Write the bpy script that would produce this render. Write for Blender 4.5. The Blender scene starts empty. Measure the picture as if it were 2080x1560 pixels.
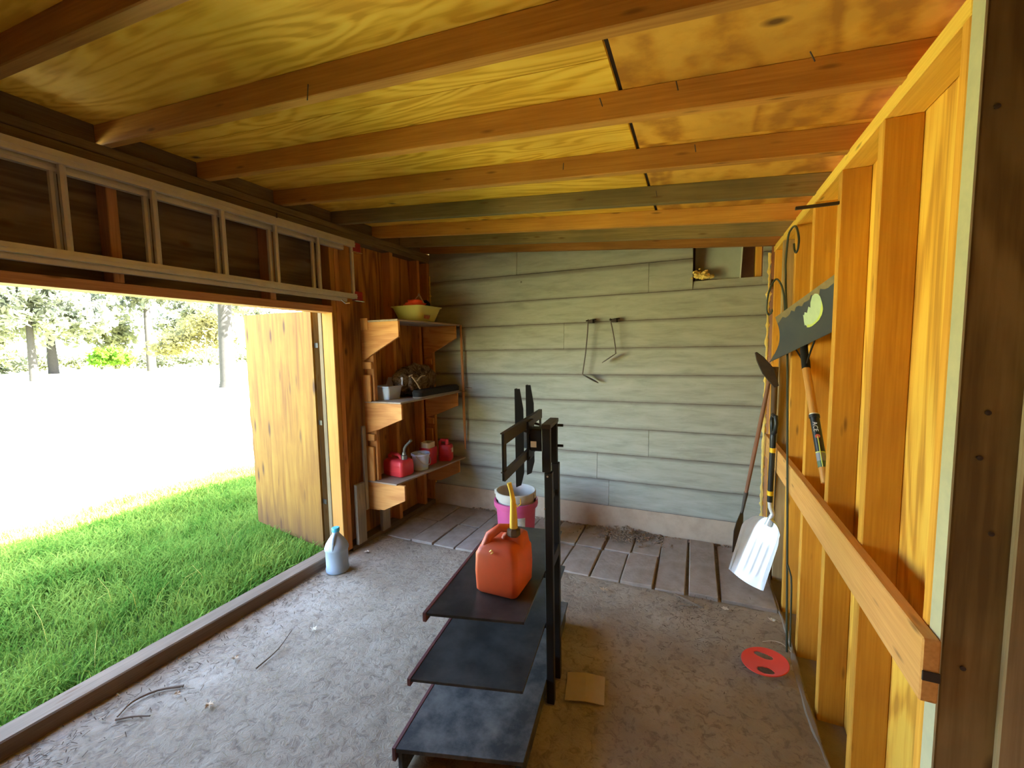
import bpy, bmesh, math, random
import numpy as np
from mathutils import Vector, Matrix, Euler

random.seed(7)
rng = np.random.default_rng(7)
sc = bpy.context.scene
COL = sc.collection
PI = math.pi

# ------------------------------------------------------------------ camera
YAW, PIT, ROL, FPX, CAMZ = .41467, -.08373, -.01765, 851.8, 1.5
cy, sy = math.cos(YAW), math.sin(YAW)
fwd = Vector((-sy*math.cos(PIT), cy*math.cos(PIT), math.sin(PIT)))
rgt = Vector((cy, sy, 0)); upv = rgt.cross(fwd)
r2 = rgt*math.cos(ROL) + upv*math.sin(ROL)
u2 = upv*math.cos(ROL) - rgt*math.sin(ROL)
cam = bpy.data.cameras.new('camera'); cam.sensor_width = 36; cam.lens = 36*FPX/2080
cam.clip_start = .02; cam.clip_end = 500
co = bpy.data.objects.new('camera', cam); COL.objects.link(co)
co.matrix_world = Matrix(((r2.x, u2.x, -fwd.x, 0), (r2.y, u2.y, -fwd.y, 0), (r2.z, u2.z, -fwd.z, CAMZ), (0, 0, 0, 1)))
sc.camera = co

# ------------------------------------------------------------------ sky, sun, exposure
SUN_TRAVEL = Vector((-2.25, -.75, -2.65)).normalized()
w = bpy.data.worlds.new('sky'); sc.world = w; w.use_nodes = True
nt = w.node_tree; nt.nodes.clear()
wo = nt.nodes.new('ShaderNodeOutputWorld'); bg = nt.nodes.new('ShaderNodeBackground')
sky = nt.nodes.new('ShaderNodeTexSky'); sky.sky_type = 'NISHITA'; sky.sun_disc = False
sky.sun_elevation = math.asin(-SUN_TRAVEL.z)
sky.sun_rotation = math.atan2(-SUN_TRAVEL.x, -SUN_TRAVEL.y)
sky.altitude = 200; sky.air_density = 1.0; sky.dust_density = 2.5; sky.ozone_density = 1.0
bg.inputs['Strength'].default_value = .34
nt.links.new(sky.outputs[0], bg.inputs[0]); nt.links.new(bg.outputs[0], wo.inputs[0])
sl = bpy.data.lights.new('sun', 'SUN'); sl.energy = 15.0; sl.angle = math.radians(.6); sl.color = (1, .96, .88)
so = bpy.data.objects.new('sun', sl); COL.objects.link(so)
so.rotation_euler = SUN_TRAVEL.to_track_quat('-Z', 'Y').to_euler(); so.location = (4, 4, 9)
sc.view_settings.view_transform = 'Standard'; sc.view_settings.look = 'None'
sc.view_settings.gamma = 1; sc.view_settings.use_curve_mapping = False
sc.view_settings.exposure = 3.85
sc.cycles.max_bounces = 14; sc.cycles.diffuse_bounces = 8; sc.cycles.glossy_bounces = 4
sc.cycles.transmission_bounces = 8; sc.cycles.transparent_max_bounces = 12
sc.cycles.sample_clamp_indirect = 12
sc.cycles.caustics_reflective = False; sc.cycles.caustics_refractive = False
sc.cycles.use_denoising = True

# ------------------------------------------------------------------ materials
def newmat(name):
    m = bpy.data.materials.new(name); m.use_nodes = True
    t = m.node_tree; t.nodes.clear()
    out = t.nodes.new('ShaderNodeOutputMaterial'); b = t.nodes.new('ShaderNodeBsdfPrincipled')
    t.links.new(b.outputs[0], out.inputs[0])
    return m, t, b

def nd(t, typ, ins=None, **kw):
    n = t.nodes.new(typ)
    for k, v in kw.items(): setattr(n, k, v)
    for k, v in (ins or {}).items():
        if hasattr(v, 'is_output'): t.links.new(v, n.inputs[k])
        else: n.inputs[k].default_value = v
    return n

def c4(c): return (c[0], c[1], c[2], 1)

def ramp(t, fac, stops):
    n = t.nodes.new('ShaderNodeValToRGB'); t.links.new(fac, n.inputs[0])
    el = n.color_ramp.elements
    while len(el) < len(stops): el.new(.5)
    for e, (p, c) in zip(el, stops):
        e.position = p; e.color = c4(c) if len(c) == 3 else c
    return n.outputs[0]

def mix(t, fac, a, b, mode='MIX'):
    n = t.nodes.new('ShaderNodeMix'); n.data_type = 'RGBA'; n.blend_type = mode
    for s, v in ((n.inputs[0], fac), (n.inputs[6], a), (n.inputs[7], b)):
        if hasattr(v, 'is_output'): t.links.new(v, s)
        else: s.default_value = v if not isinstance(v, tuple) else c4(v)
    return n.outputs[2]

def objcoord(t, jitter=31.0):
    tc = nd(t, 'ShaderNodeTexCoord'); oi = nd(t, 'ShaderNodeObjectInfo')
    ml = nd(t, 'ShaderNodeMath', {0: oi.outputs['Random'], 1: jitter}, operation='MULTIPLY')
    ad = nd(t, 'ShaderNodeVectorMath', {0: tc.outputs['Object'], 1: ml.outputs[0]}, operation='ADD')
    return ad.outputs[0], oi.outputs['Random']

def wood(name, light, dark, stain=None, stain_amt=.5, knot=(.12, .05, .015), rough=.75, grain=1.0, knots=True, vary=.16):
    m, t, b = newmat(name)
    co, rnd = objcoord(t)
    mp = nd(t, 'ShaderNodeMapping', {'Vector': co, 'Scale': (1.1*grain, 14*grain, 14*grain)})
    n1 = nd(t, 'ShaderNodeTexNoise', {'Vector': mp.outputs[0], 'Scale': 2.2, 'Detail': 5, 'Roughness': .6, 'Distortion': .5})
    mp2 = nd(t, 'ShaderNodeMapping', {'Vector': co, 'Scale': (1.6*grain, 60*grain, 60*grain)})
    n2 = nd(t, 'ShaderNodeTexNoise', {'Vector': mp2.outputs[0], 'Scale': 2.5, 'Detail': 3})
    ad = nd(t, 'ShaderNodeMath', {0: n1.outputs[0], 1: n2.outputs[0]}, operation='ADD')
    col = ramp(t, nd(t, 'ShaderNodeMath', {0: ad.outputs[0], 1: .5}, operation='MULTIPLY').outputs[0], [(.32, dark), (.62, light)])
    n3 = nd(t, 'ShaderNodeTexNoise', {'Vector': co, 'Scale': 2.3, 'Detail': 3})
    if stain:
        f = ramp(t, n3.outputs[0], [(.42, (0, 0, 0)), (.68, (stain_amt,)*3)])
        col = mix(t, f, col, stain)
    if knots:
        mpk = nd(t, 'ShaderNodeMapping', {'Vector': co, 'Scale': (4.2, 20, 20)})
        v = nd(t, 'ShaderNodeTexVoronoi', {'Vector': mpk.outputs[0], 'Scale': 1.0})
        f = ramp(t, v.outputs['Distance'], [(.05, (.6,)*3), (.16, (0, 0, 0))])
        col = mix(t, f, col, knot)
    hv = nd(t, 'ShaderNodeHueSaturation', {'Color': col, 'Value': nd(t, 'ShaderNodeMapRange', {0: rnd, 3: 1-vary, 4: 1+vary*.6}).outputs[0]})
    t.links.new(hv.outputs[0], b.inputs['Base Color'])
    b.inputs['Roughness'].default_value = rough; b.inputs['Specular IOR Level'].default_value = .25
    bp = nd(t, 'ShaderNodeBump', {'Height': ad.outputs[0], 'Strength': .25, 'Distance': .002})
    t.links.new(bp.outputs[0], b.inputs['Normal'])
    return m

def plywood(name, light, mid, dark, freq=16, stretch=(.55, 2.6, 2.6), stain=(.30, .17, .05), amt=.35, knots=True, rough=.7, rot=0.0):
    m, t, b = newmat(name)
    co, rnd = objcoord(t)
    if rot: co = nd(t, 'ShaderNodeMapping', {'Vector': co, 'Rotation': (0, 0, rot)}).outputs[0]
    mp = nd(t, 'ShaderNodeMapping', {'Vector': co, 'Scale': stretch})
    n1 = nd(t, 'ShaderNodeTexNoise', {'Vector': mp.outputs[0], 'Scale': 1.25, 'Detail': 2.5, 'Roughness': .45, 'Distortion': .9})
    ml = nd(t, 'ShaderNodeMath', {0: n1.outputs[0], 1: freq*6.283}, operation='MULTIPLY')
    sn = nd(t, 'ShaderNodeMath', {0: ml.outputs[0]}, operation='SINE')
    mp2 = nd(t, 'ShaderNodeMapping', {'Vector': co, 'Scale': (stretch[0]*4, stretch[1]*14, stretch[2]*14)})
    n2 = nd(t, 'ShaderNodeTexNoise', {'Vector': mp2.outputs[0], 'Scale': 1.6, 'Detail': 4})
    s2 = nd(t, 'ShaderNodeMath', {0: sn.outputs[0], 1: .22, 2: n2.outputs[0]}, operation='MULTIPLY_ADD')
    col = ramp(t, s2.outputs[0], [(.24, dark), (.48, mid), (.72, light)])
    n3 = nd(t, 'ShaderNodeTexNoise', {'Vector': co, 'Scale': 1.4, 'Detail': 5, 'Roughness': .6})
    f = ramp(t, n3.outputs[0], [(.45, (0, 0, 0)), (.72, (amt,)*3)])
    col = mix(t, f, col, stain)
    if knots:
        v = nd(t, 'ShaderNodeTexVoronoi', {'Vector': nd(t, 'ShaderNodeMapping', {'Vector': co, 'Scale': (3.1, 6, 6)}).outputs[0], 'Scale': 1.0})
        f = ramp(t, v.outputs['Distance'], [(.04, (.9,)*3), (.12, (0, 0, 0))])
        col = mix(t, f, col, (.10, .045, .015))
    t.links.new(col, b.inputs['Base Color'])
    b.inputs['Roughness'].default_value = rough; b.inputs['Specular IOR Level'].default_value = .25
    bp = nd(t, 'ShaderNodeBump', {'Height': s2.outputs[0], 'Strength': .18, 'Distance': .002})
    t.links.new(bp.outputs[0], b.inputs['Normal'])
    return m

def plain(name, col, rough=.5, metal=0, spec=.5, dirt=None, dirt_amt=.4, dscale=9, trans=0, alpha=1, sub=0, bump=0, bscale=60, coord='Object'):
    m, t, b = newmat(name)
    c = None
    if dirt:
        tc = nd(t, 'ShaderNodeTexCoord')
        n = nd(t, 'ShaderNodeTexNoise', {'Vector': tc.outputs[coord], 'Scale': dscale, 'Detail': 6, 'Roughness': .65})
        f = ramp(t, n.outputs[0], [(.4, (0, 0, 0)), (.7, (dirt_amt,)*3)])
        t.links.new(mix(t, f, col, dirt), b.inputs['Base Color'])
    else: b.inputs['Base Color'].default_value = c4(col)
    b.inputs['Roughness'].default_value = rough; b.inputs['Metallic'].default_value = metal
    b.inputs['Specular IOR Level'].default_value = spec
    b.inputs['Transmission Weight'].default_value = trans; b.inputs['Alpha'].default_value = alpha
    if sub:
        b.inputs['Subsurface Weight'].default_value = sub; b.inputs['Subsurface Radius'].default_value = (.02, .02, .02)
    if bump:
        tc = nd(t, 'ShaderNodeTexCoord')
        n = nd(t, 'ShaderNodeTexNoise', {'Vector': tc.outputs['Object'], 'Scale': bscale, 'Detail': 4})
        bp = nd(t, 'ShaderNodeBump', {'Height': n.outputs[0], 'Strength': bump, 'Distance': .004})
        t.links.new(bp.outputs[0], b.inputs['Normal'])
    return m

M = {}
M['rafter'] = wood('rafter_wood', (.64, .33, .065), (.44, .20, .035), (.34, .15, .035), .4)
M['rafter_orange'] = wood('rafter_orange_wood', (.76, .40, .07), (.56, .25, .04), (.42, .18, .04), .35)
M['rafter_green'] = wood('rafter_green_wood', (.33, .25, .10), (.19, .14, .055), (.13, .11, .05), .6)
M['rafter_brown'] = wood('rafter_brown_wood', (.42, .20, .05), (.26, .11, .025), (.2, .1, .03), .5)
M['ply_left'] = plywood('roof_plywood', (.95, .65, .09), (.89, .56, .06), (.70, .385, .03), stain=(.58, .29, .035), amt=.5)
M['ply_right'] = plywood('roof_plywood_dark', (.80, .46, .07), (.68, .35, .045), (.46, .21, .03), freq=6, stretch=(2.2, .8, 2), stain=(.33, .16, .035), amt=.6)
M['stud'] = wood('stud_wood', (.80, .42, .055), (.62, .28, .03), (.42, .18, .035), .35)
M['stud_grey'] = wood('stud_grey_wood', (.46, .32, .15), (.30, .19, .08), (.2, .13, .06), .6)
M['plate'] = wood('plate_wood', (.90, .60, .10), (.74, .44, .06), (.5, .28, .05), .3)
M['back_ply'] = plywood('wall_plywood', (.88, .55, .08), (.78, .42, .05), (.56, .27, .03), freq=7, stretch=(.5, 3.2, 3.2), amt=.25, knots=False)
M['rail'] = wood('rail_wood', (.78, .40, .12), (.62, .29, .075), (.70, .42, .10), .45)
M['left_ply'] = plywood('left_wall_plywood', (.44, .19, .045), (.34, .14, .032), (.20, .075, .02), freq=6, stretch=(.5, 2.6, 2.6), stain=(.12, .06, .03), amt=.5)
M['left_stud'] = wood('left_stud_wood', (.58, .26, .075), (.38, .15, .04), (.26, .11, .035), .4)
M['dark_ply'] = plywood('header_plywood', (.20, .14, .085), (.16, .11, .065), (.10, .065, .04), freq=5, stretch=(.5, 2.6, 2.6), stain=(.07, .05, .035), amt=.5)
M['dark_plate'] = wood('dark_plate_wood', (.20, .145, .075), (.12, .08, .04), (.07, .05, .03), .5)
M['header'] = wood('header_wood', (.52, .26, .12), (.36, .165, .075), (.28, .14, .07), .4)
M['jamb'] = wood('jamb_wood', (.36, .175, .035), (.27, .115, .02), (.46, .22, .06), .35)
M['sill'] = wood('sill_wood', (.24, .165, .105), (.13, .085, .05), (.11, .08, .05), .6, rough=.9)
M['grey_wood'] = wood('weathered_grey_wood', (.30, .26, .20), (.18, .15, .11), (.12, .10, .08), .5, rough=.9)
M['door'] = None
M['bracket'] = plywood('bracket_plywood', (.58, .28, .085), (.53, .24, .07), (.44, .18, .05), freq=5, stretch=(.9, 3.4, 3.4), stain=(.48, .19, .07), amt=.5, knots=False)
M['shelf_top'] = wood('shelf_board_wood', (.40, .31, .24), (.28, .21, .15), (.2, .14, .10), .5, knots=False)
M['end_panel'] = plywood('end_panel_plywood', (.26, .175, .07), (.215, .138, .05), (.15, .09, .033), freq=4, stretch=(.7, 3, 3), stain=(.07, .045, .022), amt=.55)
M['edge_paint'] = plain('edge_paint', (.50, .48, .30), .8, spec=.2, dirt=(.36, .36, .26), dscale=22)
M['post'] = wood('weathered_post_wood', (.44, .33, .17), (.27, .19, .09), (.15, .10, .05), .5, rough=.85)
M['curb'] = plain('curb_concrete', (.52, .42, .31), .95, spec=.15, dirt=(.36, .26, .18), dirt_amt=.6, dscale=7, bump=.5, bscale=30)
M['dark_void'] = plain('cavity_wood', (.13, .075, .03), .9, spec=.1, dirt=(.05, .03, .015), dscale=5)
M['ext_wall'] = plain('exterior_siding', (.42, .43, .40), .85, spec=.2)
M['roofing'] = plain('roofing_felt', (.06, .055, .05), .9, spec=.2)

def siding_mat():
    m, t, b = newmat('siding_paint')
    co, rnd = objcoord(t)
    mp = nd(t, 'ShaderNodeMapping', {'Vector': co, 'Scale': (1.6, 1, 9)})
    n = nd(t, 'ShaderNodeTexNoise', {'Vector': mp.outputs[0], 'Scale': 2.2, 'Detail': 6, 'Roughness': .62, 'Distortion': .4})
    col = ramp(t, n.outputs[0], [(.30, (.30, .315, .255)), (.5, (.385, .40, .335)), (.72, (.45, .465, .40))])
    n2 = nd(t, 'ShaderNodeTexNoise', {'Vector': nd(t, 'ShaderNodeMapping', {'Vector': co, 'Scale': (3, 1, 10)}).outputs[0], 'Scale': 3.0, 'Detail': 7, 'Roughness': .7})
    f = ramp(t, n2.outputs[0], [(.60, (0, 0, 0)), (.66, (.4,)*3), (.8, (.55,)*3)])
    col = mix(t, f, col, (.32, .31, .28))
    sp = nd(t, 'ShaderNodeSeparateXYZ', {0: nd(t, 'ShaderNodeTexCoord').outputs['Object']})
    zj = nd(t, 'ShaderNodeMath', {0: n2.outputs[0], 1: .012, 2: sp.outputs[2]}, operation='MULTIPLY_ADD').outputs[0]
    e = ramp(t, zj, [(.0085, (.9,)*3), (.0125, (.30,)*3), (.03, (0, 0, 0)), (.195, (0, 0, 0)), (.218, (.55,)*3)])  # lap shadow painted into the colour: dark bottom line, darker band at the top
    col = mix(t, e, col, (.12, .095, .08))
    v = nd(t, 'ShaderNodeTexVoronoi', {'Vector': co, 'Scale': 2.7})
    f2 = ramp(t, v.outputs['Distance'], [(.012, (.85,)*3), (.028, (0, 0, 0))])
    col = mix(t, f2, col, (.09, .08, .07))
    t.links.new(col, b.inputs['Base Color']); b.inputs['Roughness'].default_value = .8; b.inputs['Specular IOR Level'].default_value = .25
    bp = nd(t, 'ShaderNodeBump', {'Height': n.outputs[0], 'Strength': .15, 'Distance': .003}); t.links.new(bp.outputs[0], b.inputs['Normal'])
    return m
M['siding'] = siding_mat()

def door_mat():
    m, t, b = newmat('door_plywood')
    co = nd(t, 'ShaderNodeTexCoord').outputs['Object']           # local x runs up the door
    n1 = nd(t, 'ShaderNodeTexNoise', {'Vector': nd(t, 'ShaderNodeMapping', {'Vector': co, 'Scale': (.9, 11, 1)}).outputs[0], 'Scale': 1.6, 'Detail': 6, 'Roughness': .6, 'Distortion': .7})
    col = ramp(t, n1.outputs[0], [(.30, (.115, .042, .003)), (.48, (.172, .080, .007)), (.68, (.21, .112, .013))])
    n3 = nd(t, 'ShaderNodeTexNoise', {'Vector': co, 'Scale': 2.6, 'Detail': 5, 'Roughness': .6})
    col = mix(t, ramp(t, n3.outputs[0], [(.46, (0, 0, 0)), (.7, (.55,)*3)]), col, (.13, .048, .004))
    v = nd(t, 'ShaderNodeTexVoronoi', {'Vector': nd(t, 'ShaderNodeMapping', {'Vector': co, 'Location': (.13, .2, 0), 'Scale': (2.45, 8.5, 0)}).outputs[0], 'Scale': 1.0, 'Randomness': .35})
    col = mix(t, ramp(t, v.outputs['Distance'], [(.07, (.95,)*3), (.12, (.6,)*3), (.2, (0, 0, 0))]), col, (.045, .013, .003))
    sx = nd(t, 'ShaderNodeSeparateXYZ', {0: co})
    hj = nd(t, 'ShaderNodeMath', {0: n1.outputs[0], 1: .5, 2: sx.outputs[0]}, operation='MULTIPLY_ADD')
    col = mix(t, ramp(t, hj.outputs[0], [(.27, (.75,)*3), (.62, (0, 0, 0))]), col, (.085, .036, .009))      # splash stain along the bottom
    t.links.new(col, b.inputs['Base Color']); b.inputs['Roughness'].default_value = .75; b.inputs['Specular IOR Level'].default_value = .2
    bp = nd(t, 'ShaderNodeBump', {'Height': n1.outputs[0], 'Strength': .2, 'Distance': .002}); t.links.new(bp.outputs[0], b.inputs['Normal'])
    return m
M['door'] = door_mat()

def floor_mat():
    m, t, b = newmat('dusty_concrete')
    tc = nd(t, 'ShaderNodeTexCoord'); co = tc.outputs['Object']
    n1 = nd(t, 'ShaderNodeTexNoise', {'Vector': co, 'Scale': 2.0, 'Detail': 7, 'Roughness': .6})
    n2 = nd(t, 'ShaderNodeTexNoise', {'Vector': co, 'Scale': 26, 'Detail': 6, 'Roughness': .72, 'Distortion': .8})
    n4 = nd(t, 'ShaderNodeTexNoise', {'Vector': co, 'Scale': 7, 'Detail': 8, 'Roughness': .7, 'Distortion': .5})
    col = ramp(t, n1.outputs[0], [(.32, (.27, .20, .13)), (.5, (.355, .28, .195)), (.7, (.45, .37, .275))])
    f = ramp(t, n2.outputs[0], [(.36, (.8,)*3), (.5, (0, 0, 0))])
    col = mix(t, f, col, (.19, .14, .10))
    f = ramp(t, n4.outputs[0], [(.60, (0, 0, 0)), (.72, (.5,)*3)])
    col = mix(t, f, col, (.43, .38, .32))
    f = ramp(t, n4.outputs[0], [(.30, (.6,)*3), (.40, (0, 0, 0))])
    col = mix(t, f, col, (.16, .115, .08))
    t.links.new(col, b.inputs['Base Color']); b.inputs['Roughness'].default_value = .93; b.inputs['Specular IOR Level'].default_value = .2
    ad = nd(t, 'ShaderNodeMath', {0: n4.outputs[0], 1: .5, 2: n2.outputs[0]}, operation='MULTIPLY_ADD')
    bp = nd(t, 'ShaderNodeBump', {'Height': ad.outputs[0], 'Strength': .75, 'Distance': .014}); t.links.new(bp.outputs[0], b.inputs['Normal'])
    return m
M['floor'] = floor_mat()
M['paver'] = plain('paver_concrete', (.37, .30, .24), .93, spec=.2, dirt=(.22, .17, .125), dirt_amt=.75, dscale=9, bump=.6, bscale=40)
M['dust'] = plain('dust_edge', (.27, .21, .15), .95, spec=.1, dirt=(.25, .2, .14), dscale=20, bump=.6, bscale=50)
M['dirt'] = plain('loose_dirt', (.28, .20, .135), .97, spec=.1, dirt=(.16, .11, .07), dscale=14, bump=.6, bscale=50)
M['litter'] = plain('plant_litter', (.30, .24, .145), .9, spec=.1)
M['dark_litter'] = plain('dark_litter', (.10, .065, .04), .9, spec=.1)
M['leaf_dry'] = plain('dry_leaf', (.50, .36, .22), .8, spec=.2, dirt=(.26, .14, .07), dscale=25)
M['twig'] = plain('twig_bark', (.20, .14, .095), .9, spec=.1)
M['black_metal'] = plain('black_metal', (.010, .009, .0085), .5, spec=.25)
M['rail_metal'] = plain('mount_rail_metal', (.035, .028, .02), .5, spec=.35)
M['shelf_black'] = plain('dusty_black_glass', (.024, .024, .022), .30, spec=.3, dirt=(.15, .145, .13), dirt_amt=.32, dscale=6)
M['shelf_dusty'] = plain('dusty_black_board', (.038, .038, .036), .6, spec=.25, dirt=(.20, .185, .155), dirt_amt=.65, dscale=8)
M['edge_red'] = plain('cherry_edge_band', (.11, .032, .028), .5)
M['zinc'] = plain('zinc_bolt', (.6, .6, .58), .35, metal=1)
M['label_tan'] = plain('tan_sticker', (.55, .38, .22), .7)
M['grey_steel'] = plain('grey_steel', (.34, .38, .44), .45, metal=.6)
M['red_can'] = plain('faded_red_plastic', (.66, .105, .035), .5, spec=.4, dirt=(.40, .10, .04), dirt_amt=.5, dscale=6, sub=.05)
M['red_small'] = plain('red_plastic', (.66, .045, .06), .42, spec=.45, sub=.05)
M['red_dark'] = plain('dark_red_plastic', (.48, .02, .03), .45, spec=.45)
M['yellow_plastic'] = plain('yellow_spout_plastic', (.75, .50, .06), .45)
M['dark_cap'] = plain('dark_cap_plastic', (.09, .055, .04), .5)
M['pink'] = plain('pink_plastic', (.50, .075, .20), .45, spec=.45)
M['white_plastic'] = plain('dirty_white_plastic', (.46, .42, .36), .55, dirt=(.32, .27, .20), dscale=7)
M['paper'] = plain('label_paper', (.60, .60, .56), .8, dirt=(.30, .32, .42), dirt_amt=.6, dscale=38)
M['jug'] = plain('jug_plastic', (.30, .355, .40), .42, spec=.4, sub=.1)
M['teal'] = plain('teal_cap', (.06, .38, .52), .45)
M['clear'] = plain('milky_plastic', (.66, .74, .90), .35, spec=.4, alpha=.62)
M['lemon'] = plain('lemon_wrapper', (.62, .58, .10), .6)
M['basin'] = plain('basin_plastic', (.56, .50, .13), .5)
M['rust_label'] = plain('faded_label', (.30, .06, .02), .7, dirt=(.5, .36, .1), dscale=40)
M['red_cloth'] = plain('red_cloth', (.88, .10, .045), .9, spec=.1)
M['dark_cloth'] = plain('dark_cloth', (.03, .028, .03), .95, spec=.1)
M['pale_stick'] = plain('pale_stick', (.50, .32, .24), .8)
M['beige'] = plain('beige_paper', (.60, .50, .36), .8)
M['case'] = plain('black_case', (.016, .014, .013), .7, spec=.25, dirt=(.035, .03, .025), dscale=15)
M['case_edge'] = plain('case_edge', (.24, .19, .15), .7)
M['strap'] = plain('tan_strap', (.42, .32, .20), .8)
M['gun_metal'] = plain('dull_steel', (.24, .24, .23), .4, metal=.9)
M['chrome'] = plain('bright_steel', (.75, .77, .8), .25, metal=1)
M['alu'] = plain('ladder_aluminium', (.56, .51, .43), .45, metal=.35, dirt=(.40, .36, .29), dscale=12)
M['red_rubber'] = plain('red_end_cap', (.28, .012, .018), .6)
M['hook_green'] = plain('dark_green_iron', (.035, .042, .022), .5)
M['navy'] = plain('navy_blade', (.045, .053, .068), .42, spec=.5, dirt=(.09, .085, .07), dirt_amt=.5, dscale=6)
M['worn'] = plain('worn_blade_edge', (.26, .19, .085), .6, dirt=(.10, .085, .06), dscale=20)
M['sticker'] = plain('pale_sticker', (.50, .62, .40), .7, dirt=(.34, .46, .34), dscale=24)
M['sticker_edge'] = plain('lime_sticker_edge', (.58, .66, .16), .7)
M['shaft'] = wood('shovel_shaft_wood', (.66, .33, .075), (.48, .21, .045), None, knots=False, rough=.4)
M['shaft_red'] = wood('tool_handle_wood', (.36, .17, .10), (.24, .11, .065), None, knots=False, rough=.7)
M['shaft_dark'] = wood('dark_handle_wood', (.11, .065, .035), (.07, .04, .02), None, knots=False, rough=.7)
M['pole_wood'] = wood('pole_wood', (.46, .22, .09), (.32, .14, .06), None, knots=False, rough=.7)
M['black_plastic'] = plain('black_plastic', (.016, .017, .018), .4)
M['yellow_band'] = plain('yellow_band', (.85, .52, .01), .5)
M['white_ink'] = plain('white_ink', (.75, .74, .66), .6)
M['red_ink'] = plain('red_ink', (.65, .12, .06), .6)
M['green_ink'] = plain('green_ink', (.10, .17, .10), .5)
M['grey_ink'] = plain('grey_ink', (.25, .26, .30), .5)
M['scoop'] = plain('scoop_aluminium', (.80, .80, .78), .40, metal=.25, spec=.5, dirt=(.62, .62, .60), dirt_amt=.5, dscale=10)
M['iron'] = plain('dark_iron', (.035, .024, .018), .6, metal=.3, dirt=(.09, .05, .03), dscale=20)
M['old_steel'] = plain('old_steel', (.10, .085, .075), .5, metal=.5, dirt=(.16, .10, .07), dscale=20)
M['ring'] = plain('orange_red_plastic', (.80, .055, .03), .45, sub=.05)
M['cardboard'] = plain('cardboard', (.44, .33, .20), .9, dirt=(.34, .25, .15), dscale=14)
M['insul'] = plain('yellow_insulation', (.86, .66, .20), .95, spec=.05, dirt=(.70, .50, .14), dscale=30, sub=.1)
M['panel_grey'] = plain('grey_green_panel', (.36, .38, .30), .75, dirt=(.26, .27, .20), dscale=8)
M['white_edge'] = plain('pale_panel_edge', (.62, .62, .52), .8)
M['bark'] = wood('tree_bark', (.024, .023, .021), (.015, .014, .013), None, knots=False, rough=.95, grain=.25)
M['bark_brown'] = wood('brown_bark', (.34, .22, .12), (.2, .12, .06), None, knots=False, rough=.95, grain=.4)

def camo_mat():
    m, t, b = newmat('camouflage_cloth')
    tc = nd(t, 'ShaderNodeTexCoord')
    n = nd(t, 'ShaderNodeTexNoise', {'Vector': tc.outputs['Object'], 'Scale': 16, 'Detail': 5, 'Roughness': .65, 'Distortion': 1.5})
    col = ramp(t, n.outputs[0], [(.36, (.03, .022, .016)), (.46, (.10, .065, .04)), (.54, (.20, .15, .11)), (.64, (.07, .05, .035)), (.72, (.30, .25, .20))])
    t.links.new(col, b.inputs['Base Color']); b.inputs['Roughness'].default_value = .9; b.inputs['Specular IOR Level'].default_value = .1
    return m
M['camo'] = camo_mat()

def leafy(name, c1, c2, trans=.35, scale=.7):
    m, t, b = newmat(name)
    tc = nd(t, 'ShaderNodeTexCoord')
    n = nd(t, 'ShaderNodeTexNoise', {'Vector': tc.outputs['Object'], 'Scale': scale, 'Detail': 3})
    n2 = nd(t, 'ShaderNodeTexNoise', {'Vector': tc.outputs['Object'], 'Scale': scale*25, 'Detail': 1})
    ad = nd(t, 'ShaderNodeMath', {0: n.outputs[0], 1: n2.outputs[0]}, operation='ADD')
    col = ramp(t, nd(t, 'ShaderNodeMath', {0: ad.outputs[0], 1: .5}, operation='MULTIPLY').outputs[0], [(.36, c1), (.64, c2)])
    out = [x for x in t.nodes if x.type == 'OUTPUT_MATERIAL'][0]
    t.nodes.remove(b)
    d = nd(t, 'ShaderNodeBsdfDiffuse', {'Color': col}); tr = nd(t, 'ShaderNodeBsdfTranslucent', {'Color': col})
    ms = nd(t, 'ShaderNodeMixShader', {0: trans, 1: d.outputs[0], 2: tr.outputs[0]})
    t.links.new(ms.outputs[0], out.inputs[0])
    return m
M['grass'] = leafy('grass_blade', (.062, .165, .020), (.24, .335, .060), .4, 3.0)
M['grass_dry'] = leafy('dry_grass_stalk', (.55, .48, .12), (.66, .60, .2), .3, 2)
M['leaf_green'] = leafy('bright_leaves', (.055, .125, .012), (.13, .23, .025), .4)
M['leaf_olive'] = leafy('olive_leaves', (.075, .09, .05), (.165, .175, .10), .4)
M['leaf_pale'] = leafy('pale_leaves', (.10, .115, .08), (.19, .205, .15), .4)
M['leaf_gold'] = leafy('golden_leaves', (.12, .115, .05), (.22, .20, .09), .4)

def lawn_mat():
    m, t, b = newmat('lawn_turf')
    tc = nd(t, 'ShaderNodeTexCoord'); co = tc.outputs['Object']
    n = nd(t, 'ShaderNodeTexNoise', {'Vector': co, 'Scale': 1.5, 'Detail': 8, 'Roughness': .65})
    col = ramp(t, n.outputs[0], [(.35, (.26, .27, .12)), (.6, (.38, .37, .19)), (.75, (.46, .42, .26))])
    t.links.new(col, b.inputs['Base Color']); b.inputs['Roughness'].default_value = 1; b.inputs['Specular IOR Level'].default_value = .05
    return m
M['lawn'] = lawn_mat()
M['soil'] = plain('grass_soil', (.06, .09, .02), 1, spec=.05, dirt=(.05, .06, .02), dscale=5)

# ------------------------------------------------------------------ mesh helpers
TM = {}
def link(name, me, mat, parent=None, smooth=False, bevel=0, seg=1):
    o = bpy.data.objects.new(name, me); COL.objects.link(o)
    if mat is not None:
        for mm in (mat if isinstance(mat, list) else [mat]): me.materials.append(mm)
    if smooth:
        for p in me.polygons: p.use_smooth = True
    if bevel:
        bm_ = o.modifiers.new('bevel', 'BEVEL'); bm_.width = bevel; bm_.segments = seg; bm_.limit_method = 'ANGLE'; bm_.angle_limit = math.radians(35)
    if parent is not None: adopt(o, parent)
    return o

def world_of(o):
    return TM.get(o.name, Matrix.Identity(4))

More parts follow.
